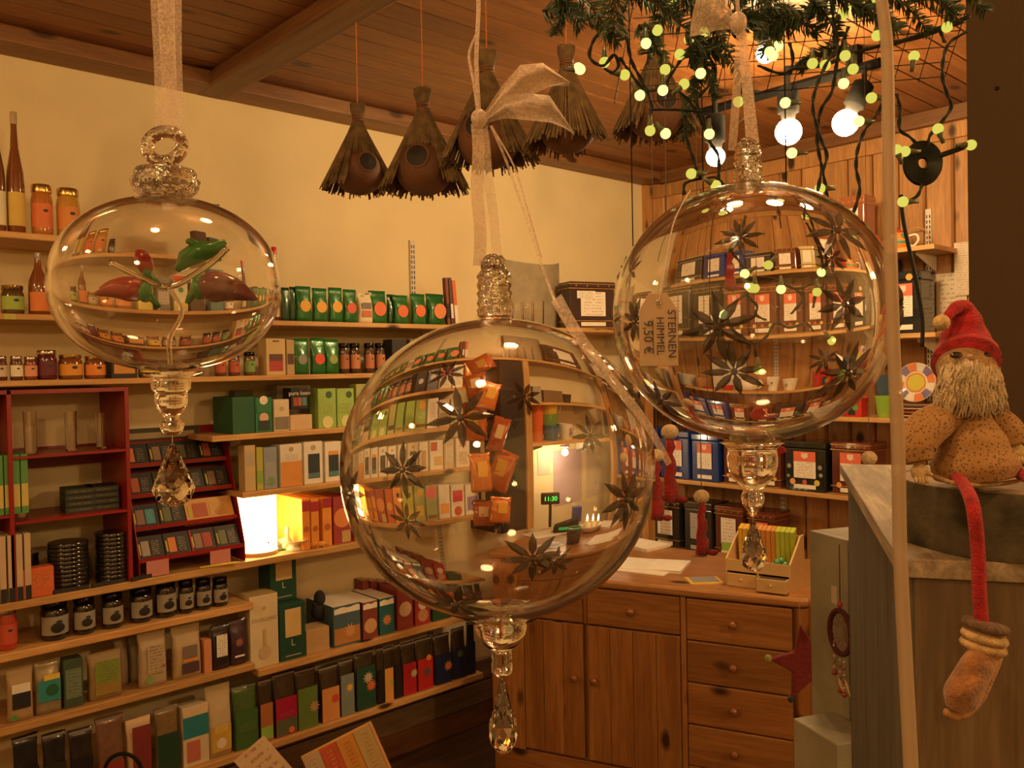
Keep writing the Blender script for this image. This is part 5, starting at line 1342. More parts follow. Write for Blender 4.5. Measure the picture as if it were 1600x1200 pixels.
# log slice
ex = Vector((ey.y, -ey.x, 0))
lc = Z(1592, 820, .849); RL = .112; HL = .0602
lc = Vector((lc.x, lc.y, ZT + .0006))
BARK = plain('grey_bark', (.075, .062, .036), .9, 0, .6, 26, 1.0, 0, 60)
lg = thing('log_slice', 'thick bark covered log slice under the gnome', 'log', lc, YAW)
m = MB(); n = 56; vs = []
rnd = random.Random(4)
rr = [RL * (1 + .02 * sin(3 * 2 * pi * i / n + 1) + .012 * sin(7 * 2 * pi * i / n)) for i in range(n)]
for z_, k_ in ((0, .985), (.006, 1), (HL * .5, 1.01), (HL - .004, 1.0), (HL, .985)):
    for i in range(n): vs.append((rr[i] * k_ * cos(2 * pi * i / n), rr[i] * k_ * sin(2 * pi * i / n), z_))
fs = [(j * n + i, j * n + (i + 1) % n, (j + 1) * n + (i + 1) % n, (j + 1) * n + i) for j in range(4) for i in range(n)]
fs += [tuple(reversed(range(n))), tuple(4 * n + i for i in range(n))]
part('bark', m.add(vs, fs), BARK, lg, smooth=True, auto=40)
part('cut_face', MB().lathe([(RL * .95, 0), (RL * .95, .0008)], 48, (0, 0, HL)), plain('log_cut_face', (.34, .25, .15), .8, 0, .25, 30), lg)
# burlap covered panel
bl = CAM + ray(1514, 560) * 1.62; br = CAM + ray(1720, 560) * 1.45
bd = (br - bl); bd.z = 0; bw = bd.length; BZ = atan2(bd.y, bd.x)
m_, nt, bs = _nodes('burlap')
v = coords(nt, 'Object', (1, 1, 1), False)
wv1 = nt.nodes.new('ShaderNodeTexWave'); wv1.inputs['Scale'].default_value = 190; wv1.bands_direction = 'X'; wv1.inputs['Distortion'].default_value = 1.5; wv1.inputs['Detail Scale'].default_value = .5
wv2 = nt.nodes.new('ShaderNodeTexWave'); wv2.inputs['Scale'].default_value = 190; wv2.bands_direction = 'Z'; wv2.inputs['Distortion'].default_value = 1.5; wv2.inputs['Detail Scale'].default_value = .5
nt.links.new(v, wv1.inputs[0]); nt.links.new(v, wv2.inputs[0])
mu = mix(nt, wv1.outputs[0], wv2.outputs[0], .5)
r_ = ramp(nt, [(.2, (.045, .026, .013)), (.8, (.125, .082, .042))]); nt.links.new(mu, r_.inputs[0]); nt.links.new(r_.outputs[0], bs.inputs['Base Color'])
bs.inputs['Roughness'].default_value = .95; bump(nt, bs, mu, .6, .001)
bp = thing('burlap_panel', 'tall brown burlap covered panel at the right edge behind the gnome', 'panel', (bl.x, bl.y, 0), BZ)
part('burlap', MB().box(0, bw, 0, .03, .0, CT - .003), m_, bp, bevel=.003)
part('nail', MB().ball((.055, -.001, Z(1527, 142, 1.58).z), .004, 8, 6), C((.06, .04, .03), 'metal'), bp)

# gnome, built in camera-facing local frame (x right, y away, z up), pixel units scaled
gd = .79; gs = gd / F
go = Z(1520, 755, gd)
gl = Vector((lc.x, lc.y, 0)); 
gn = thing('gnome', 'sitting gnome with red felt hat, wool beard and dotted mustard coat on a log', 'gnome', (go.x, go.y, ZT + HL + .001), YAW)
GI = (Matrix.Translation((go.x, go.y, ZT + HL + .001)) @ Matrix.Rotation(YAW, 4, 'Z')).inverted()
def gp(px_, py_, y_=0): return GI @ Z(px_, py_, gd + y_ * gs)
FELT = C((.36, .012, .018), 'felt')
# dotted coat material
m_, nt, bs = _nodes('dotted_mustard_cloth')
v = coords(nt, 'Object', (1, 1, 1), False)
vo = nt.nodes.new('ShaderNodeTexVoronoi'); vo.inputs['Scale'].default_value = 330; nt.links.new(v, vo.inputs[0])
r_ = ramp(nt, [(.2, (.11, .05, .016)), (.4, (.33, .18, .065))]); nt.links.new(vo.outputs['Distance'], r_.inputs[0]); nt.links.new(r_.outputs[0], bs.inputs['Base Color'])
bs.inputs['Roughness'].default_value = .9; COAT = m_
def blob(pts, rads, n=20, sub=6, flat=1.0):
    path = smooth_path(pts, sub)
    rs = []
    for i in range(len(rads) - 1):
        for j in range(sub):
            f = j / sub; f = f * f * (3 - 2 * f); rs.append(rads[i] * (1 - f) + rads[i + 1] * f)
    rs.append(rads[-1]); return MB().tube(path, rs, n, True, flat)
part('coat', blob([gp(1520, 628), gp(1520, 645), gp(1522, 690), gp(1524, 724), gp(1526, 744)], [k * gs for k in (14, 34, 62, 78, 74)], 28, 6, .8), COAT, gn, smooth=True)
part('coat_hem', blob([gp(1450, 740, -34), gp(1500, 757, -60), gp(1560, 756, -56), gp(1598, 750, -30)], [k * gs for k in (3, 3.5, 3.5, 3)], 8), C((.4, .26, .12), 'cloth'), gn, smooth=True)
part('sleeve', blob([gp(1480, 650, -8), gp(1450, 668, -26), gp(1428, 695, -36), gp(1432, 722, -42)], [k * gs for k in (26, 30, 31, 25)], 20), COAT, gn, smooth=True)
part('sleeve', blob([gp(1552, 652, -4), gp(1574, 672, -12), gp(1584, 696, -18)], [k * gs for k in (22, 24, 19)], 20), COAT, gn, smooth=True)
# hands with stubby fingers
def hand(c, dx, dz, lab=None):
    m = MB().ball(c, 12 * gs, 14, 10, (1, .75, 1.1))
    for k in range(4): m.tube([c + Vector(((-7.5 + 5 * k) * gs, -5 * gs, dz * 6 * gs)), c + Vector(((-8.5 + 5.6 * k) * gs, -9 * gs, dz * (15 + (k % 3)) * gs))], [3.2 * gs, 2.4 * gs], 8)
    m.tube([c + Vector((dx * 8 * gs, -2 * gs, 2 * gs)), c + Vector((dx * 16 * gs, -8 * gs, dz * 4 * gs))], [3.4 * gs, 2.6 * gs], 8)
    part('hand', m, C((.55, .40, .2), 'felt'), gn, smooth=True)
hand(gp(1436, 738, -50), 1, -1); hand(gp(1590, 706, -26), 1, -1)
part('head', MB().ball(gp(1512, 572), 47 * gs, 24, 16, (1, .85, 1.02)), C((.45, .29, .15), 'felt'), gn, smooth=True)
part('nose', MB().ball(gp(1516, 558, -39), 5 * gs, 12, 8), C((.5, .3, .16), 'felt'), gn, smooth=True)
for (ex_, sx) in ((1494, 1), (1540, 1)):
    e_ = part('eye', MB().ball(gp(ex_, 555, -38 if ex_ < 1510 else -33), 10 * gs, 16, 10, (1.0, .45, .55)), C((.03, .025, .02), 'gloss'), gn, smooth=True)
# hat: bent cone
part('hat', blob([gp(1509, 566, -12), gp(1509, 549, 4), gp(1508, 526, 8), gp(1509, 502, 4), gp(1506, 484, 0), gp(1496, 480, -6), gp(1484, 490, -12), gp(1476, 500, -15)], [k * gs for k in (51, 47, 37, 25, 16, 11, 8, 5)], 28, 6, .92), FELT, gn, smooth=True)
part('pompom', MB().ball(gp(1471, 504, -16), 12.5 * gs, 16, 12), C((.6, .42, .2), 'felt'), gn, smooth=True)
bm_ = MB(); rnd = random.Random(11)
for k in range(240):
    f = rnd.uniform(-1, 1); x0 = 1516 + f * 44; y0_ = 563 + abs(f) * 12 + rnd.uniform(-4, 5)
    ln = rnd.uniform(58, 90) * (1 - .25 * f * f)
    dpt = -36 * sqrt(max(0, 1 - (f * .9) ** 2)) - 6 + rnd.uniform(-3, 3)
    pts = [gp(x0, y0_, dpt + 6)]
    for j in range(1, 7):
        g = j / 6; pts.append(gp(x0 + f * 15 * g + 3 * sin(j * 1.9 + k), y0_ + ln * g, dpt - 6 * sin(g * pi) + 2 * cos(j * 2.3 + k)))
    bm_.tube(pts, [2.4 * gs, 2.3 * gs, 2.2 * gs, 2 * gs, 1.8 * gs, 1.5 * gs, .6 * gs], 4, cap=False)
o = part('beard', bm_, C((.52, .41, .26), 'felt'), gn, smooth=True); o['kind'] = 'stuff'
# legs over the log edge and shoes
fz = -138
part('leg', blob([gp(1494, 745, -45), gp(1506, 758, -74), gp(1520, 790, fz - 4), gp(1528, 860, fz - 6), gp(1530, 920, fz - 6), gp(1534, 978, fz - 6)], [k * gs for k in (9, 9.5, 9.5, 9.5, 9.5, 9.5)], 14), FELT, gn, smooth=True)
part('leg', blob([gp(1590, 738, -30), gp(1612, 752, -70), gp(1625, 790, fz), gp(1628, 960, fz)], [k * gs for k in (9, 9.5, 9.5, 9.5)], 14), FELT, gn, smooth=True)
SHOE = plain('fuzzy_brown_felt', (.30, .13, .045), .95, 0, .45, 60, .9, 0, 300, .4)
sh_ = part('shoe', blob([gp(1552, 985, fz), gp(1540, 1020, fz - 6), gp(1522, 1050, fz - 12), gp(1504, 1085, fz - 16), gp(1494, 1108, fz - 16)], [k * gs for k in (24, 27, 30, 33, 20)], 24, 6, .7), SHOE, gn, smooth=True)
sh2 = part('shoe_sole', blob([gp(1566, 1005, fz - 6), gp(1548, 1050, fz - 14), gp(1528, 1092, fz - 18), gp(1500, 1118, fz - 22), gp(1476, 1112, fz - 22)], [k * gs for k in (7, 8, 8, 7, 5)], 10), C((.42, .22, .09), 'felt'), gn, smooth=True)
for k, (yy, c_) in enumerate(((978, (.14, .08, .045)), (996, (.55, .38, .18)), (1010, (.5, .33, .15)))):
    Mc = Matrix.Rotation(radians(12), 4, 'Y')
    part('fur_cuff', MB().lathe([(20 * gs, -7 * gs), (29 * gs, -4 * gs), (31 * gs, 0), (29 * gs, 5 * gs), (18 * gs, 8 * gs)], 24, gp(1540 - k * 2, yy, fz - 2), Mc), C(c_, 'felt'), gn, smooth=True)

AGEDW = plain('aged_white_paint', (.27, .25, .18), .6, 0, .25, 7, .3)
# white painted post with dreamcatcher, red star behind
wd_ = 1.85
w0 = Z(1267, 1000, wd_); w1 = Z(1330, 1000, wd_ - .12)
wd = (w1 - w0); wd.z = 0; ww = wd.length; wz = atan2(wd.y, wd.x)
ztop = Z(1267, 828, wd_).z
wp = thing('white_cupboard', 'worn white painted cupboard side behind the crate', 'cupboard', (w0.x, w0.y, 0), wz)
part('side_board', MB().box(0, ww * .93, 0, .02, 0, ztop), AGEDW, wp, bevel=.002)
part('side_board', MB().box(ww * .95, ww * 2, 0.004, .03, 0, ztop - .025), AGEDW, wp, bevel=.002)
part('top_board', MB().box(0, ww * 2, .02, .4, ztop - .02, ztop), AGEDW, wp, bevel=.002)
part('step_box', MB().box(ww * .55, ww * 1.6, -.1, -.002, 0, Z(1300, 1122, 1.75).z), AGEDW, wp, bevel=.003)
dp = Z(1313, 988, 1.70); r_ = 34 / F * 1.70
dc = thing('dreamcatcher', 'dark red dreamcatcher with bead strings on the white cupboard', 'dreamcatcher', dp, wz)
part('hoop', MB().tube([(r_ * .72 * cos(a_), 0, r_ * sin(a_)) for a_ in [2 * pi * i / 36 for i in range(37)]], .0055, 8), C((.07, .012, .015), 'cloth'), dc, smooth=True)
web = MB()
for k in range(10):
    for rr0, rr1, da in ((1, .66, .31), (.66, .33, .31), (1, .66, -.31), (.66, .33, -.31)):
        a0 = 2 * pi * k / 10; web.tube([(r_ * .72 * rr0 * cos(a0), 0, r_ * rr0 * sin(a0)), (r_ * .72 * rr1 * cos(a0 + da), 0, r_ * rr1 * sin(a0 + da))], .0006, 4, cap=False)
o = part('web', web, C((.2, .06, .05)), dc); o['kind'] = 'stuff'
part('cord', MB().tube([(0, 0, r_), (0, 0, ztop - dp.z)], .0012, 5), C((.06, .02, .02)), dc)
part('bead', MB().ball((0, 0, r_ + .012), .0055, 10, 8), C((.4, .02, .02), 'gloss'), dc, smooth=True)
part('price_tag', MB().box(-.024, -.008, -.001, 0, r_ + .01, r_ + .045), C((.5, .42, .32)), dc)
for (xx, z0, z1) in ((-.017, -.02, -.085), (.0, -r_, -.115), (.012, -r_, -.12)):
    part('bead_cord', MB().tube([(xx, -.002, z0), (xx, -.002, z1)], .0008, 4), C((.4, .3, .2)), dc)
    for j in range(6):
        part('bead', MB().ball((xx, -.002, z0 + (z1 - z0) * (j + 1) / 6), .003 if j < 5 else .006, 8, 6), C([(.45, .3, .15), (.25, .04, .03)][j % 2], 'gloss'), dc, smooth=True)
for k in range(2):
    part('feather', MB().ribbon([(-.004 + .02 * k, -.004, -.088), (.004 + .02 * k, -.005, -.1), (.012 + .02 * k, -.004, -.118)], [.002, .009, .001], (0.5, 0, .5)), C((.6, .42, .25), 'cloth'), dc)
sp_ = Z(1262, 1036, 2.0)
rs_ = 62 / F * 2.0
st = thing('red_felt_star', 'stuffed dark red felt star with small toes hanging beside the counter', 'star', sp_, YAW)
pts = []
for k in range(10):
    a_ = pi / 2 + .18 + 2 * pi * k / 10; rad = rs_ if k % 2 == 0 else rs_ * .45
    pts.append((rad * cos(a_), rad * sin(a_)))
part('star_body', MB().prism(pts, -.008, .008), C((.16, .012, .015), 'felt'), st, bevel=.005)
part('toe', MB().ball((pts[2][0], 0, pts[2][1]), .009, 10, 8), C((.3, .3, .08), 'felt'), st, smooth=True)
part('toe', MB().ball((pts[4][0], 0, pts[4][1]), .0085, 10, 8), C((.02, .03, .04), 'felt'), st, smooth=True)
part('cord', MB().tube([(pts[0][0], 0, pts[0][1]), (pts[0][0], 0, rs_ * 1.6)], .001, 5), C((.5, .3, .2)), st)

# ------------------------------------------------------------------ hanging glass ornaments
RIB = veil('organza_ribbon', (.80, .66, .56), .47)
RIBD = veil('organza_ribbon_dense', (.78, .62, .51), .68)
def body_mesh(rx, rt, rb, s, t, pn=2.0, n=96, m=56, open_=0.0):
    """hollow blown shell: outer and inner skin"""
    mb = MB()
    def prof(k):
        out = []
        for j in range(1, m):
            th = pi * j / m
            c_, s_ = cos(th), sin(th)
            z = -(rb if c_ > 0 else rt) * math.copysign(abs(c_) ** (2 / pn), c_)
            r = rx * abs(s_) ** (2 / pn)
            out.append((r * k * s, z * k * s))
        return out
    for k, inv in ((1, False), (1 - t, True)):
        p = prof(k)
        zb_, zt_ = -rb * k * s, rt * k * s
        o = len(mb.v)
        vs = []; fs = []
        for r, z in p:
            for i in range(n): a_ = 2 * pi * i / n; vs.append((r * cos(a_), r * sin(a_), z))
        vs += [(0, 0, zb_), (0, 0, zt_)]
        M1 = len(p)
        for j in range(M1 - 1):
            for i in range(n):
                q = (i + 1) % n; fs.append((j * n + i, j * n + q, (j + 1) * n + q, (j + 1) * n + i))
        for i in range(n):
            q = (i + 1) % n
            fs.append((M1 * n, q, i)); fs.append((M1 * n + 1, (M1 - 1) * n + i, (M1 - 1) * n + q))
        if inv: fs = [tuple(reversed(f)) for f in fs]
        mb.add(vs, fs)
    return mb
DARKPETAL = glass('smoked_petal', (.16, .13, .10), .08, 1.45)
m_, nt, bs = _nodes('dark_star_glass')
bs.inputs['Base Color'].default_value = (.07, .055, .04, 1); bs.inputs['Roughness'].default_value = .15; bs.inputs['Alpha'].default_value = .68
bs.inputs['Coat Weight'].default_value = .5
STARM = m_
def on_shell(dx, dy, rx, rt, rb, front=True):
    """unit direction on the shell for a pixel offset"""
    ry = rt if dy < 0 else rb
    x_, z_ = dx / rx, -dy / ry
    rr = min(.97, sqrt(x_ * x_ + z_ * z_)); 
    if x_ * x_ + z_ * z_ > .94: 
        k = .97 / sqrt(x_ * x_ + z_ * z_); x_ *= k; z_ *= k
    y_ = sqrt(max(0, 1 - x_ * x_ - z_ * z_)) * (-1 if front else 1)
    return Vector((x_, y_, z_))
def star_part(root, dx, dy, R_, rx, rt, rb, s, front=True, rot=0, petals=8):
    d = on_shell(dx, dy, rx, rt, rb, front)
    t1 = Vector((0, 0, 1)).cross(d).normalized(); t2 = d.cross(t1)
    m = MB()
    def P(u, v, lift):
        q = (d + t1 * u / rx + t2 * v / rx).normalized()
        k = 1.004 + lift / rx
        return (q.x * rx * k * s, q.y * rx * k * s, q.z * (rt if q.z > 0 else rb) * k * s)
    for k in range(petals):
        a_ = rot + 2 * pi * k / petals + random.uniform(-.08, .08)
        L_ = R_ * random.uniform(.98, 1.25); w_ = R_ * .14
        ca, sa = cos(a_), sin(a_)
        f = [(R_ * .10, 0), (L_ * .35, w_), (L_ * .65, w_ * .95), (L_, 0), (L_ * .65, -w_ * .95), (L_ * .35, -w_)]
        vs = [P(u * ca - v * sa, u * sa + v * ca, 0.5) for u, v in f]
        vs += [P(u * ca, u * sa, 5) for u in (L_ * .3, L_ * .65)]
        vb = [P(u * ca - v * sa, u * sa + v * ca, -0.0) for u, v in f]
        m.add(vs + vb, [(0, 1, 6), (1, 2, 7, 6), (2, 3, 7), (3, 4, 7), (4, 5, 6, 7), (5, 0, 6), (13, 12, 11, 10, 9, 8)] + [(i, i + 8, (i + 1) % 6 + 8, (i + 1) % 6) for i in range(6)])
    c_ = P(0, 0, 1.5); m.ball(c_, R_ * .13 * s, 10, 6)
    part('star', m, STARM, root)
def prof_stem(pts, s): return [(r * s, z * s) for r, z in pts]
def stem(root, name, pts, s, n=32, smooth=True, mat=None, up=False):
    pts = sorted(pts, key=lambda p: p[1]) if False else pts
    m = MB().lathe(prof_stem(pts, s), n)
    return part(name, m, mat or WARMGLASS, root, smooth=smooth)
def wiggle(z0, z1, r0, r1, bumps, k=10):
    out = []
    for i in range(k + 1):
        f = i / k; out.append(((r0 + (r1 - r0) * f) * (1 + bumps * sin(i * 2.4)), z0 + (z1 - z0) * f))
    return out
def drop(root, s, ztop, zbot, r, n=8):
    """faceted crystal drop"""
    H_ = ztop - zbot
    pr = [(.02 * r, zbot), (.45 * r, zbot + H_ * .03), (.85 * r, zbot + H_ * .13), (r, zbot + H_ * .28), (.92 * r, zbot + H_ * .42), (.62 * r, zbot + H_ * .62), (.36 * r, zbot + H_ * .82), (.22 * r, zbot + H_ * .95), (.1 * r, ztop)]
    m = MB(); vs = []; fs = []
    for j, (rr, zz) in enumerate(pr):
        for i in range(n):
            a_ = 2 * pi * (i + (.5 if j % 2 else 0)) / n; vs.append((rr * cos(a_) * s, rr * sin(a_) * s, zz * s))
    for j in range(len(pr) - 1):
        for i in range(n):
            q = (i + 1) % n
            if j % 2 == 0: fs += [(j * n + i, j * n + q, (j + 1) * n + i), (j * n + q, (j + 1) * n + q, (j + 1) * n + i)]
            else: fs += [(j * n + i, j * n + q, (j + 1) * n + q), (j * n + i, (j + 1) * n + q, (j + 1) * n + i)]
    fs += [tuple(reversed(range(n))), tuple((len(pr) - 1) * n + i for i in range(n))]
    part('crystal_drop', m.add(vs, fs), CRYSTAL, root)
def orn(label, px_, py_, dep):
    t = thing('glass_ornament', label, 'glass ornament', Z(px_, py_, dep), YAW, 'hanging glass ornaments'); return t, dep / F
def hook(root, s, z0, z1):
    part('hanging_wire', MB().tube([(0, 0, z0 * s), (0, 0, z1 * s)], .7 * s, 6), SILVER, root)
DO = 0.40
# left: squat ornament with peppers
o1, s = orn('squat clear glass ornament with red and green glass peppers inside', 263, 448, DO)
part('glass_shell', body_mesh(170, 138, 132, s, .045, 2.15), WARMGLASS, o1, smooth=True, fix=False)
part('stopper', MB().lathe(prof_stem([(20, 139), (38, 141), (46, 148), (50, 156), (52, 164), (46, 170), (47, 176), (44, 181), (26, 183), (14, 186), (13, 192)], s), 40), GLASSW, o1, smooth=True)
part('glass_ring', MB().tube([(27 * cos(a_) * s, 6 * sin(a_ * 1) * s, (218 + 25 * sin(a_)) * s) for a_ in [2 * pi * i / 40 for i in range(41)]], 10 * s, 16, cap=False), GLASSW, o1, smooth=True)
part('glass_neck', MB().lathe(prof_stem([(8, -232), (16, -226), (19, -215), (11, -206), (15, -198), (22, -190), (25, -178), (24, -165), (29, -160), (30, -150), (26, -143), (36, -139), (48, -135), (52, -133.2)], s), 36), WARMGLASS, o1, smooth=True)
hook(o1, s, -248, -232)
drop(o1, s, -246, -345, 32)
PEP = {'r': glass('red_pepper_glass', (.75, .03, .03), .02, 1.35), 'p': glass('purple_pepper_glass', (.45, .05, .10), .02, 1.35), 'g': C((.02, .22, .04), 'gloss')}
PR = C((.30, .008, .012), 'gloss'); PPU = C((.14, .012, .03), 'gloss')
for (x0, z0, x1, z1, r_, mt, yy) in ((-28, -10, -108, -12, 21, PR, -20), (60, -5, 145, -25, 26, PPU, -30), (-40, 25, -60, 60, 15, PR, 20), (30, 70, 58, 46, 6, PEP['g'], 0)):
    pe = part('glass_pepper', MB().tube([((x0 + (x1 - x0) * f) * s, yy * s, (z0 + (z1 - z0) * f + 8 * sin(f * pi)) * s) for f in [i / 12 for i in range(13)]], [r_ * s * (.55 + .45 * sin(min(1, f * 3) * pi / 2)) * (1 - f ** 2.2 * .92) for f in [i / 12 for i in range(13)]], 18), mt, o1, smooth=True)
    if mt != PEP['g']:
        part('green_stem', MB().ball((x0 * s, yy * s, z0 * s), r_ * .75 * s, 12, 8, (.7, 1, 1)).tube([(x0 * s, yy * s, z0 * s), ((x0 + (12 if x1 < x0 else -14)) * s, yy * s, (z0 - 12) * s), ((x0 + (22 if x1 < x0 else -20)) * s, yy * s, (z0 - 24) * s)], [r_ * .4 * s, r_ * .25 * s, r_ * .16 * s], 8), PEP['g'], pe, smooth=True)
part('green_pepper', MB().tube([(10 * s, 10 * s, 26 * s), (25 * s, 10 * s, 44 * s), (48 * s, 10 * s, 56 * s), (68 * s, 10 * s, 60 * s), (88 * s, 10 * s, 70 * s)], [5 * s, 15 * s, 18 * s, 12 * s, 4 * s], 14), PEP['g'], o1, smooth=True)
part('glass_branch', MB().tube(smooth_path([(-90 * s, 0, 40 * s), (-50 * s, -10 * s, 20 * s), (0, 0, 0), (60 * s, 0, 30 * s), (90 * s, 10 * s, 60 * s)], 5), 5 * s, 8).tube(smooth_path([(0, 0, 0), (20 * s, 0, -40 * s), (0, 0, -80 * s), (0, 0, -125 * s)], 5), 4 * s, 8), WARMGLASS, o1, smooth=True)
# its three ribbon strands
rb1 = thing('organza_ribbon', 'translucent pink organza ribbon holding the ornament with peppers', 'ribbon', o1.location, YAW)
for (x0, x1, w_, mt) in ((-10, -8, 13, RIB), (8, 8, 26, RIBD), (25, 24, 13, RIB)):
    part('strand', MB().ribbon([(x0 * s + (x1 - x0) * s * f, (2 + 1.5 * sin(f * 9 + x0)) * s, (500 - 262 * f) * s) for f in [i / 14 for i in range(15)]], [w_ * s * (1 - .25 * f) for f in [i / 14 for i in range(15)]], (1, .25, 0)), mt, rb1, fix=False)

# middle: large sphere
DM = .36
o2, s = orn('large clear glass sphere ornament with dark stars in the middle of the view', 778, 728, DM)
part('glass_shell', body_mesh(243, 230, 234, s, .036, 2.05), WARMGLASS, o2, smooth=True, fix=False)
part('crinkled_neck', MB().lathe(prof_stem([(24, 231.5), (28, 236)] + wiggle(238, 300, 27, 26, .07, 12) + [(20, 306), (16, 314), (18, 322), (14, 327)], s), 40), GLASSW, o2, smooth=True)
part('glass_loop', MB().tube([(14 * cos(a_) * s - 2 * s, 0, (312 + 14 * sin(a_)) * s) for a_ in [2 * pi * i / 28 for i in range(29)]], 5 * s, 10, cap=False), GLASSW, o2, smooth=True)
part('lower_bulb', MB().lathe(prof_stem([(10, -330), (16, -324), (17, -312), (15, -306), (17, -296), (15, -290), (30, -276), (39, -262), (41, -250), (40, -240), (46, -237), (60, -235.5)], s), 36), WARMGLASS, o2, smooth=True)
hook(o2, s, -338, -330)
drop(o2, s, -336, -452, 24)
for (dx, dy, R_, fr, ro) in ((-43, -88, 42, 1, .2), (-121, -21, 36, 1, .1), (47, -103, 34, 0, .5), (47, 97, 40, 1, .1), (177, 30, 44, 1, .25), (165, -32, 36, 0, .7), (-58, 172, 42, 1, .3), (-205, 20, 38, 1, .1), (95, 185, 34, 0, .4), (-90, -150, 34, 0, .2), (200, -110, 36, 1, .6), (-165, 110, 36, 0, .4)):
    star_part(o2, dx, dy, R_, 243, 230, 234, s, bool(fr), ro)
rb2 = thing('ribbon_bow', 'translucent cream organza bow holding the large middle sphere', 'ribbon', o2.location, YAW)
def bp_(px_, py_, y_=0): return Vector(((px_ - 778) * s, y_ * s, (728 - py_) * s))
part('strand', MB().ribbon([bp_(756 + 2 * sin(k), 195 + k * 22, 3) for k in range(11)], [20 * s] * 11, (1, .3, 0)), RIBD, rb2, fix=False)
part('strand', MB().ribbon([bp_(764 + 2.2 * k + sin(k * 1.3), 195 + k * 22, 6) for k in range(11)], [16 * s] * 11, (1, -.3, 0)), RIB, rb2, fix=False)
part('knot', MB().ball(bp_(760, 187), 13 * s, 16, 10, (1, .8, 1.1)), RIBD, rb2, smooth=True)
def patch(pts, lab, mt, th=0):
    """folded ribbon loop: a curved quad sheet between two polylines"""
    A_, B_ = pts; vs = []; k = len(A_)
    for j in range(k):
        for i in range(7):
            f = i / 6; q = A_[j] * (1 - f) + B_[j] * f
            vs.append(q + Vector((0, 8 * s * sin(f * 7 + j * .8), 1.5 * s * sin(f * 9 + j))))
    fs = [(j * 7 + i, j * 7 + i + 1, (j + 1) * 7 + i + 1, (j + 1) * 7 + i) for j in range(k - 1) for i in range(6)]
    part(lab, MB().add(vs, fs), mt, rb2, smooth=True, fix=False)
patch(([bp_(768, 178, 0), bp_(795, 140, -6), bp_(825, 108, -10), (bp_(860, 104, -6)), bp_(902, 136, 0)], [bp_(770, 190, 0), bp_(800, 165, 8), bp_(835, 148, 14), (bp_(868, 138, 8)), bp_(900, 137, 0)]), 'bow_loop', RIBD)
patch(([bp_(768, 184, 2), bp_(800, 150, 8), bp_(835, 145, 12), bp_(870, 150, 8), bp_(905, 210, 4)], [bp_(768, 194, 2), bp_(800, 186, -4), bp_(835, 190, -6), bp_(870, 196, -4), bp_(908, 212, 4)]), 'bow_loop', RIB)
part('thin_cord', MB().tube(smooth_path([bp_(757, 60), bp_(746, 90), bp_(752, 130), bp_(758, 180)], 5), 2.5 * s, 6), RIBD, rb2, smooth=True)
part('thin_cord', MB().tube(smooth_path([bp_(763, -60), bp_(762, 20), bp_(757, 100), bp_(760, 180)], 5), 3.5 * s, 6), RIBD, rb2, smooth=True)
part('loose_end', MB().ribbon(smooth_path([bp_(778, 200, -4), bp_(800, 255, -8), bp_(825, 330, -8), bp_(848, 410, -30), bp_(866, 470, -60), bp_(872, 492, -120)], 6), [4.5 * s] * 31, (1, .3, .3)), RIB, rb2, fix=False)
part('loose_end', MB().ribbon(smooth_path([bp_(866, 480, -150), bp_(890, 530, -190), bp_(930, 590, -215), bp_(975, 650, -225), bp_(1005, 705, -225)], 6), [20 * s * (.9 - .02 * k) for k in range(25)], (.8, 0, .6)), RIB, rb2, fix=False)
part('loose_end', MB().ribbon(smooth_path([bp_(778, 200, -4), bp_(812, 262, -2), bp_(832, 330, 0), bp_(852, 405, 2)], 6), [3.2 * s] * 19, (1, .3, .3)), RIBD, rb2, fix=False)

# right: sphere with stars and price tag
DR = .42
o3, s = orn('clear glass star ornament with price tag under the fairy lights', 1172, 490, DR)
part('glass_shell', body_mesh(213, 200, 200, s, .042, 2.05), WARMGLASS, o3, smooth=True, fix=False)
part('crinkled_neck', MB().lathe(prof_stem([(20, 201.5), (24, 206)] + wiggle(208, 262, 21, 19, .1, 12) + [(13, 268), (9, 272)], s), 40), GLASSW, o3, smooth=True)
part('lower_bulb', MB().lathe(prof_stem([(4, -318), (8, -310), (16, -300), (18, -286), (14, -276), (19, -270), (33, -256), (38, -240), (39, -226), (37, -212), (42, -206), (50, -201.5)], s), 36), WARMGLASS, o3, smooth=True)
hook(o3, s, -328, -318)
drop(o3, s, -325, -405, 21)
for (dx, dy, R_, fr, ro) in ((-62, -92, 30, 1, .2), (72, -100, 46, 1, .1), (165, -98, 30, 0, .3), (-96, 28, 46, 1, .2), (-72, 88, 40, 1, .15), (68, 2, 40, 1, .3), (84, 92, 44, 1, 0), (-192, 14, 34, 1, .4), (-185, -80, 34, 0, .1), (190, 0, 34, 1, .3), (160, 76, 28, 0, .2), (-150, 130, 36, 1, .4), (20, -150, 24, 0, 0)):
    star_part(o3, dx, dy, R_, 213, 200, 200, s, bool(fr), ro)
rb3 = thing('ribbon_bow', 'translucent pink organza bow above the star ornament', 'ribbon', o3.location, YAW)
def bq_(px_, py_, y_=0): return Vector(((px_ - 1172) * s, y_ * s, (490 - py_) * s))
part('strand', MB().ribbon([bq_(1165 - k * 1.6, 50 + k * 18.5, 3) for k in range(11)], [15 * s] * 11, (1, .3, 0)), RIB, rb3, fix=False)
part('strand', MB().ribbon([bq_(1166 + k * 1.4, 50 + k * 17.5, 0) for k in range(11)], [(12 + k * .8) * s for k in range(11)], (1, -.2, 0)), RIBD, rb3, fix=False)
part('knot', MB().ball(bq_(1160, 38), 14 * s, 16, 10, (1, .8, 1.2)), RIBD, rb3, smooth=True)
vs = []
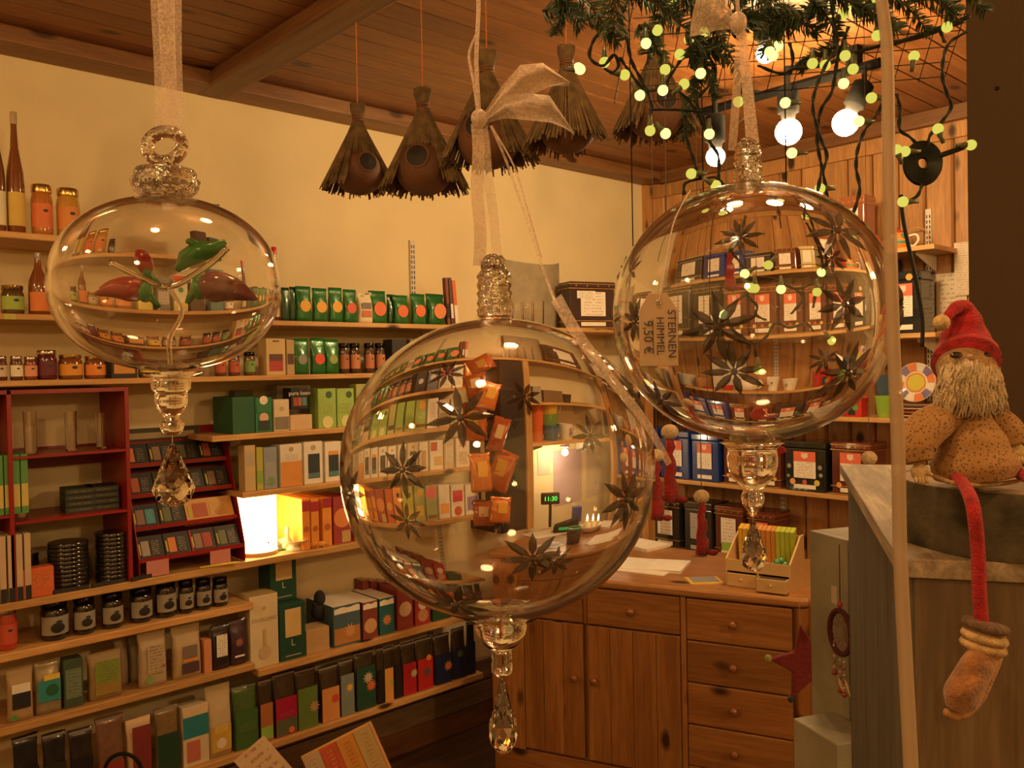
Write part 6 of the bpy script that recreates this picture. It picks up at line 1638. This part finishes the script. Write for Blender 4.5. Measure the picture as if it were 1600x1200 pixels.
A_ = [bq_(1156, 30), bq_(1140, 2, -6), bq_(1120, -22, -8), bq_(1100, -30, 0)]; B_ = [bq_(1154, 46), bq_(1130, 44, 6), bq_(1105, 52, 6), bq_(1084, 60, 0)]
for j in range(4):
    for i in range(7):
        f = i / 6; vs.append(A_[j] * (1 - f) + B_[j] * f + Vector((0, 8 * s * sin(f * 7 + j), 0)))
part('bow_loop', MB().add(vs, [(j * 7 + i, j * 7 + i + 1, (j + 1) * 7 + i + 1, (j + 1) * 7 + i) for j in range(3) for i in range(6)]), RIBD, rb3, smooth=True, fix=False)
part('loose_end', MB().ribbon(smooth_path([bq_(1182, 184, -8), bq_(1160, 192, -10), bq_(1130, 230, -12), bq_(1095, 290, -16)], 6), [4 * s] * 19, (.5, 0, .8)), RIBD, rb3, fix=False)
part('upper_cord', MB().tube([bq_(1160, 30), bq_(1158, -80)], 3 * s, 6), RIBD, rb3, smooth=True)
# price tag
DT = .335; st_ = DT / F
tg = thing('price_tag', 'paper price tag lettered STERNEN HIMMEL hanging before the star ornament', 'price tag', Z(1029, 515, DT), YAW)
w_, h_ = 30 * st_, 57 * st_
poly = [(-w_, -h_), (w_, -h_), (w_, h_ * .55), (w_ * .45, h_), (-w_ * .45, h_), (-w_, h_ * .55)]
TAGM = plain('tag_paper', (.50, .37, .25), .8, 0, .05, 30)
part('card', MB().prism(poly, 0, .0006), TAGM, tg, bevel=.0002)
part('eyelet', MB().tube([(3.6 * st_ * cos(a_), -.0004, h_ * .74 + 3.6 * st_ * sin(a_)) for a_ in [2 * pi * i / 16 for i in range(17)]], .9 * st_, 6, cap=False), SILVER, tg, smooth=True)
INK = C((.05, .04, .07))
for (txt, x_, z_, sz) in (('STERNEN', 20, -7, 18), ('HIMMEL', 2, -10, 17), ('9,50 €', -17, -12, 20)):
    o = letters(txt, tg, (x_ * st_, -.0004, z_ * st_), sz * st_, INK, ext=.00004)
    o.rotation_euler = (pi / 2, radians(90), 0)
part('underline', MB().box(-9.5 * st_, -8.5 * st_, -.00045, -.0003, -36 * st_, 16 * st_), INK, tg)
part('string', MB().tube(smooth_path([(0, -.001, h_ * .74), (10 * st_, .002, h_ * .74 + 40 * st_), (34 * st_, .01, h_ * .74 + 130 * st_), (70 * st_, .02, h_ * .74 + 190 * st_)], 6), 1.1 * st_, 5), RIBD, tg, smooth=True)
# long pale cord
DCd = .33; sc_ = DCd / F
lc_ = thing('pale_ribbon_cord', 'long pale ribbon hanging full height in the right foreground', 'ribbon', Z(1400, 600, DCd), YAW)
m_, nt, bs = _nodes('satin_cord'); bs.inputs['Base Color'].default_value = (.50, .38, .27, 1); bs.inputs['Roughness'].default_value = .5; bs.inputs['Alpha'].default_value = .72
pts = [Vector(((px_ - 1400) * sc_, 0, (600 - py_) * sc_)) for px_, py_ in ((1376, -60), (1388, 30), (1393, 100), (1393, 300), (1396, 500), (1402, 700), (1403, 850), (1408, 1000), (1414, 1150), (1418, 1260))]
part('ribbon', MB().tube(smooth_path(pts, 6), [(9.2 + 3.0 * i / 54) * sc_ for i in range(55)], 14, True, .95), m_, lc_, smooth=True)

# ------------------------------------------------------------------ garland: wire grid, fir branches, fairy lights
DG_ = .78
g0 = Z(1200, 60, DG_)
wg = thing('wire_grid', 'thin rusty wire grid behind the fir branches', 'wire grid', g0, YAW)
sg = DG_ / F
def gq(px_, py_, y_=0): return Vector(((px_ - 1200) * sg, y_ * sg, (60 - py_) * sg))
for k in range(8):
    yy = -10 + k * 19.5
    part('wire', MB().tube([gq(975 + 6 * k, yy + 4, 20 * k - 60), gq(1512, yy - 14 - k * 2, 20 * k - 60)], .8 * sg, 5), CABLE, wg)
for k in range(14):
    xx = 990 + 39 * k
    part('wire', MB().tube([gq(xx, -12, -60), gq(xx - 22 + k * 3, 132 - k * 2, 80)], .8 * sg, 5), CABLE, wg)
fg = thing('fir_garland', 'dark green fir branches hanging along the top edge of the view', 'fir garland', g0, YAW)
NEED = plain('fir_needles', (.018, .042, .014), .5, 0, .4, 60)
TWIG = plain('fir_twig', (.05, .032, .015), .8)
rnd = random.Random(21)
br = [((850, -30), (905, 45), 30), ((870, -20), (960, 75), 34), ((960, -40), (950, 70), 42), ((975, -10), (1095, 95), 30), ((1000, -40), (1085, 40), 30), ((1060, -30), (1020, 60), 30), ((1070, 10), (1150, 170), 26), ((1100, 20), (1075, 95), 30), ((1130, 60), (1215, 50), 26),
      ((1160, -40), (1255, 30), 36), ((1210, 0), (1290, 40), 30), ((1240, -30), (1340, 45), 34), ((1245, 0), (1205, 70), 30), ((1290, 10), (1375, 75), 28), ((1330, -30), (1420, 30), 34), ((1370, -30), (1470, 45), 36), ((1400, -20), (1500, 20), 34), ((1230, 50), (1170, 75), 26), ((1100, 100), (1075, 200), 22), ((1330, 60), (1270, 90), 24), ((1440, -20), (1505, 50), 26), ((890, -30), (870, 50), 22), ((1080, 60), (1130, 90), 26), ((1130, -30), (1200, 10), 30), ((1000, 0), (1060, 30), 28), ((1310, -10), (1250, 30), 28), ((1120, 40), (1200, 75), 26), ((1030, -30), (1110, 60), 30), ((1085, 90), (1135, 60), 24), ((1210, -30), (1180, 50), 30), ((1000, 30), (1045, 95), 22), ((1090, 70), (1120, 150), 20), ((1270, 0), (1310, 60), 26), ((850, -10), (935, 10), 26), ((1350, 0), (1440, 60), 24)]
for (p, q, ln) in br:
    yb_ = rnd.uniform(-60, 60)
    a_, b_ = gq(p[0], p[1], yb_), gq(q[0], q[1], yb_ + rnd.uniform(-30, 30))
    mid = (a_ + b_) / 2 + Vector((0, 0, 8 * sg))
    path = smooth_path([a_, mid, b_], 10)
    tw = part('branch', MB().tube(path, [2.4 * sg * (1 - .035 * i) for i in range(len(path))], 6), TWIG, fg)
    m = MB(); nn = 140
    ax = (b_ - a_).normalized(); pe = ax.orthogonal().normalized(); pf = ax.cross(pe)
    for k in range(nn):
        f = (k + .5) / nn; c_ = path[min(len(path) - 1, int(f * (len(path) - 1)))] * 1.0
        i0 = min(len(path) - 2, int(f * (len(path) - 1))); fr_ = f * (len(path) - 1) - i0
        c_ = path[i0] * (1 - fr_) + path[i0 + 1] * fr_
        an = rnd.uniform(0, 2 * pi)
        dr_ = (ax * .55 + (pe * cos(an) + pf * sin(an))).normalized()
        L_ = ln * sg * rnd.uniform(.7, 1.15) * (1 - .35 * f)
        sd = dr_.cross(Vector((0, 1, 0))).normalized() * 1.35 * sg
        tp = c_ + dr_ * L_ + ax * L_ * .15
        md = c_ + dr_ * L_ * .55
        dp_ = Vector((0, .5 * sg, 0))
        m.add([c_ - sd * .6, c_ + sd * .6, md + sd, md - sd, tp, md + dp_], [(0, 1, 2, 3), (3, 2, 4), (0, 5, 1), (1, 5, 2), (2, 5, 4), (4, 5, 3), (3, 5, 0)])
    o = part('needles', m, NEED, tw); o['kind'] = 'stuff'

fl_ = thing('fairy_lights', 'string of round yellow fairy lights on dark green twisted cables', 'string lights', g0, YAW)
FL1 = emit('fairy_bulb_glow', (1, .9, .14), .45, False)
FL2 = emit('fairy_bulb_bright', (1, .93, .3), .85, False)
SOCK = plain('clear_socket', (.10, .11, .06), .3)
def cable(pts, y_=0, r_=2.6, twist=True, n=6):
    P_ = smooth_path([gq(a_, b_, y_) for a_, b_ in pts], 7)
    if not twist:
        part('cable', MB().tube(P_, r_ * sg, 8), CABLE, fl_, smooth=True); return
    m = MB()
    for ph in (0, pi):
        q = []
        dense = []
        for i in range(len(P_) - 1):
            for j in range(3): dense.append(P_[i] + (P_[i + 1] - P_[i]) * j / 3)
        dense.append(P_[-1]); acc = 0
        for i, c_ in enumerate(dense):
            if i: acc += (dense[i] - dense[i - 1]).length
            an = acc / (7.5 * sg) * 1.0 + ph
            q.append(c_ + Vector((cos(an) * 1.5 * sg, sin(an) * 1.5 * sg, 0)))
        m.tube(q, 1.75 * sg, 6)
    part('cable', m, CABLE, fl_, smooth=True)
cable([(942, 48), (924, 70), (918, 95), (938, 108), (955, 92), (962, 108), (952, 118), (940, 112)], -30)
cable([(985, -10), (970, 30), (978, 60), (985, 95), (1005, 135), (1015, 165), (1012, 178)], -10)
cable([(1012, 170), (1050, 171), (1090, 174), (1105, 172)], -10)
cable([(1110, 40), (1075, 75), (1050, 110), (1035, 130), (1010, 138), (990, 118), (968, 85)], 0)
cable([(1068, 178), (1070, 210), (1082, 250), (1092, 275), (1115, 275), (1130, 292)], 0)
cable([(1092, 275), (1068, 282), (1066, 300)], 5)
cable([(1095, 60), (1120, 110), (1090, 150), (1098, 175), (1104, 200)], 10)
cable([(1060, 130), (1080, 150), (1095, 175), (1112, 215), (1125, 240), (1122, 290)], 20)
cable([(1300, -20), (1294, 30), (1300, 80), (1282, 110), (1265, 150), (1262, 180), (1272, 220), (1282, 250), (1272, 280), (1266, 310)], -20)
cable([(1330, 40), (1312, 92), (1303, 140), (1285, 170), (1278, 215), (1285, 260), (1292, 300), (1296, 345), (1310, 380), (1308, 410), (1300, 440), (1285, 458), (1280, 480)], 10)
cable([(1370, -10), (1378, 60), (1380, 110), (1380, 150), (1370, 180), (1350, 205), (1338, 235), (1335, 265), (1340, 300), (1325, 345), (1310, 362)], 0)
cable([(1400, 150), (1405, 175), (1404, 205), (1420, 218), (1435, 234)], 0)
cable([(1512, 55), (1484, 72), (1474, 95), (1472, 125), (1478, 150), (1485, 172), (1470, 195), (1452, 215), (1447, 232)], 0)
cable([(1390, 74), (1430, 62), (1480, 45), (1515, 32)], 0, 3.4, False)
cable([(1240, 105), (1290, 100), (1340, 82), (1395, 68), (1440, 60), (1512, 36)], 8, 3, False)
cable([(1476, 72), (1470, 55)], 0)
cable([(1438, 292), (1430, 310), (1412, 318)], 0, 2.6)
cable([(1432, 296), (1436, 340), (1448, 400), (1458, 450), (1465, 500), (1464, 545)], 60, 3.4, False)
cable([(1160, 300), (1150, 350), (1135, 375), (1150, 400), (1165, 430), (1160, 455), (1150, 462), (1125, 478)], 0)
cable([(1160, 455), (1180, 475), (1178, 490), (1195, 500)], 10)
cable([(1126, 490), (1132, 510), (1150, 528), (1172, 540), (1192, 530), (1210, 505), (1232, 515), (1262, 508), (1276, 522)], 0)
cable([(1172, 540), (1175, 565)], 0)
cable([(1280, 310), (1298, 370), (1300, 420), (1272, 440), (1245, 445), (1215, 430), (1180, 424)], 10)
cable([(1245, 445), (1262, 462), (1240, 490)], 10)
cable([(1190, 95), (1230, 108), (1265, 85), (1285, 92)], 20); cable([(1240, 60), (1245, 85), (1240, 110)], 20)
bl_ = [(905, 105, 1, -90), (902, 103, 1, -90), (943, 95, 0, 0), (1026, 47, 0, 60), (1008, 67, 1, 180), (1060, 85, 0, 90), (1075, 62, 0, 0), (1100, 50, 0, 90), (974, 115, 0, 80), (997, 147, 1, 30), (1033, 140, 1, 0), (1066, 131, 0, 130), (1037, 108, 0, 0), (1092, 115, 1, 180),
       (1012, 202, 0, 180), (1036, 207, 1, 40), (1104, 209, 1, 180), (1075, 270, 0, 90), (1113, 289, 0, 60), (1150, 160, 0, 0), (1013, 5, 0, 0), (1050, 5, 0, 0), (1368, 5, 0, 90), (1315, 28, 0, 120), (1367, 62, 0, 0), (1205, 90, 1, 0), (1266, 103, 0, 0), (1286, 106, 0, 180), (1317, 92, 0, 180), (1329, 113, 0, 0),
       (1314, 135, 1, 180), (1223, 163, 1, 90), (1232, 241, 1, 90), (1337, 194, 1, 90), (1357, 158, 0, 90), (1424, 95, 0, 170), (1476, 51, 0, 0), (1460, 208, 0, 200), (1408, 242, 0, 90), (1511, 234, 0, -90), (1275, 297, 0, 90), (1325, 10, 0, 0), (1213, 75, 1, 0), (1200, 84, 1, 0), (1325, 318, 0, 200), (1404, 320, 0, 90),
       (1158, 432, 1, -60), (1166, 452, 0, 40), (1172, 453, 0, 0), (1126, 490, 1, 30), (1268, 432, 1, 90), (1175, 571, 0, 180), (1282, 531, 0, 40), (1192, 420, 0, -40), (1262, 460, 0, 0), (1210, 455, 1, 0)]
me_b = {}
for k, (px_, py_, br_, an) in enumerate(bl_):
    if 960 < px_ < 1386 and 300 < py_ < 690: px_, py_ = U3(px_, py_)
    c_ = gq(px_, py_, -8)
    for kk in (0, 1):
        if kk not in me_b:
            me_b[kk] = MB().ball((0, 0, 0), 8.3 * sg, 16, 10).mesh('bulb', True); me_b[kk].materials.append([FL1, FL2][kk])
            me_s = MB().lathe([(4.6 * sg, 6 * sg), (5 * sg, 9 * sg), (3.6 * sg, 15 * sg), (3.0 * sg, 24 * sg)], 10).mesh('bulb_socket', True); me_s.materials.append(SOCK)
            me_b[kk + 2] = me_s
    o = part('bulb', me_b[br_], None, fl_, loc=c_)
    o2_ = part('bulb_socket', me_b[2], None, o)
    o.rotation_euler = (0, radians(-an if an != 180 else 0) if abs(an) != 90 else radians(an), 0)
coil = MB()
for k in range(8):
    rr_ = (9 + 2.9 * k) * sg
    coil.tube([(rr_ * cos(a_), 0, rr_ * 1.12 * sin(a_)) for a_ in [2 * pi * i / 32 for i in range(33)]], 1.9 * sg, 6, cap=False)
for yo in (-4, 2, 8):
    pass
o = part('cable_coil', coil, CABLE, fl_, smooth=True, loc=gq(1440, 258, 0))
o = part('cable_coil', coil.mesh('cable_coil', True), CABLE, fl_, loc=gq(1441, 259, 5))
cable([(1466, 248), (1490, 240), (1504, 235)], 0, 4.2, False)

# thin wires and felt figures hanging behind the ornaments
for (px_, y0_, y1_, dep, lab) in ((989, 60, 385, .95, 'thin dark wire hanging left of the star ornament'), (1229, -30, 330, .85, 'thin dark wire hanging before the spot bulbs'), (1105, 60, 690, .95, 'thin dark wire holding the small red felt figure')):
    a_, b_ = Z(px_, y0_, dep), Z(px_ , y1_, dep); a_.x, a_.y = b_.x, b_.y; a_.z = CT
    t = thing('thin_wire', lab, 'wire', (b_.x, b_.y, b_.z)); part('wire', MB().tube([(0, 0, 0), (0, 0, a_.z - b_.z)], .0007, 5), BLACK, t)
def felt_fig(px_, py_, dep, k, ln, lab, tilt=0, wire=True, foot=True):
    """small felt gnome: pale ball head and wavy red body; ln = body length in px"""
    s_ = dep / F; q = Z(px_, py_, dep)
    t = thing('felt_figure', lab, 'felt figure', q, YAW, 'small red felt figures')
    t.rotation_euler[1] = tilt
    part('head', MB().ball((0, 0, 0), 11 * s_ * k, 16, 12, (1.15, .8, 1)), C((.55, .42, .26), 'felt'), t, smooth=True)
    pts = [(0, 0, -9 * s_ * k)]; rs = [6 * s_ * k]
    for j in range(1, 9):
        f = j / 8; pts.append(((2 * sin(j * 2.2)) * s_, 0, (-9 * k - ln * f) * s_)); rs.append((7 + 9 * f + 1.6 * sin(j * 2.2)) * s_ * k)
    part('body', MB().tube(pts, rs, 14, True, .5), C((.24, .006, .010), 'felt'), t, smooth=True)
    if foot: part('foot', MB().ball((16 * s_ * k, 0, (-6 * k - ln) * s_), 7 * s_ * k, 10, 8, (1.3, .8, .7)), C((.22, .008, .010), 'felt'), t, smooth=True)
    if wire: part('cord', MB().tube([(0, 0, 8 * s_), (.001, 0, (CT - q.z) if tilt == 0 else .1)], .0005, 5), C((.06, .04, .025)), t)
a_ = U3(1143, 393); felt_fig(a_[0], a_[1], .95, 1.0, 70, 'red felt figure with pale head seen inside the star ornament', 0)
felt_fig(1096, 776, .95, 1.0, 82, 'red felt figure with pale head hanging below the star ornament')
a_ = U2(970, 690); felt_fig(a_[0], a_[1], .95, 1.1, 100, 'large dark red felt figure seen through the right of the middle sphere')
felt_fig(1026, 712, 1.05, .95, 92, 'red felt figure just right of the middle sphere')
felt_fig(1358, 716, 1.6, 1.0, 36, 'small felt figure whose pale head shows above the crate corner')
q = Z(1205, 706, .97)
t = thing('felt_heart', 'small red felt shape hanging behind the lower bulb of the star ornament', 'felt shape', q, YAW)
s_ = .97 / F
part('felt_body', MB().prism([(-26 * s_, -12 * s_), (0, -10 * s_), (24 * s_, 0), (20 * s_, 8 * s_), (0, 10 * s_), (-10 * s_, 30 * s_), (-18 * s_, 44 * s_), (-34 * s_, 10 * s_)], -.004, .004), C((.32, .008, .016), 'felt'), t, bevel=.002)
part('cord', MB().tube([(-18 * s_, 0, 42 * s_), (-18 * s_, 0, CT - q.z)], .0004, 5), C((.06, .04, .025)), t)
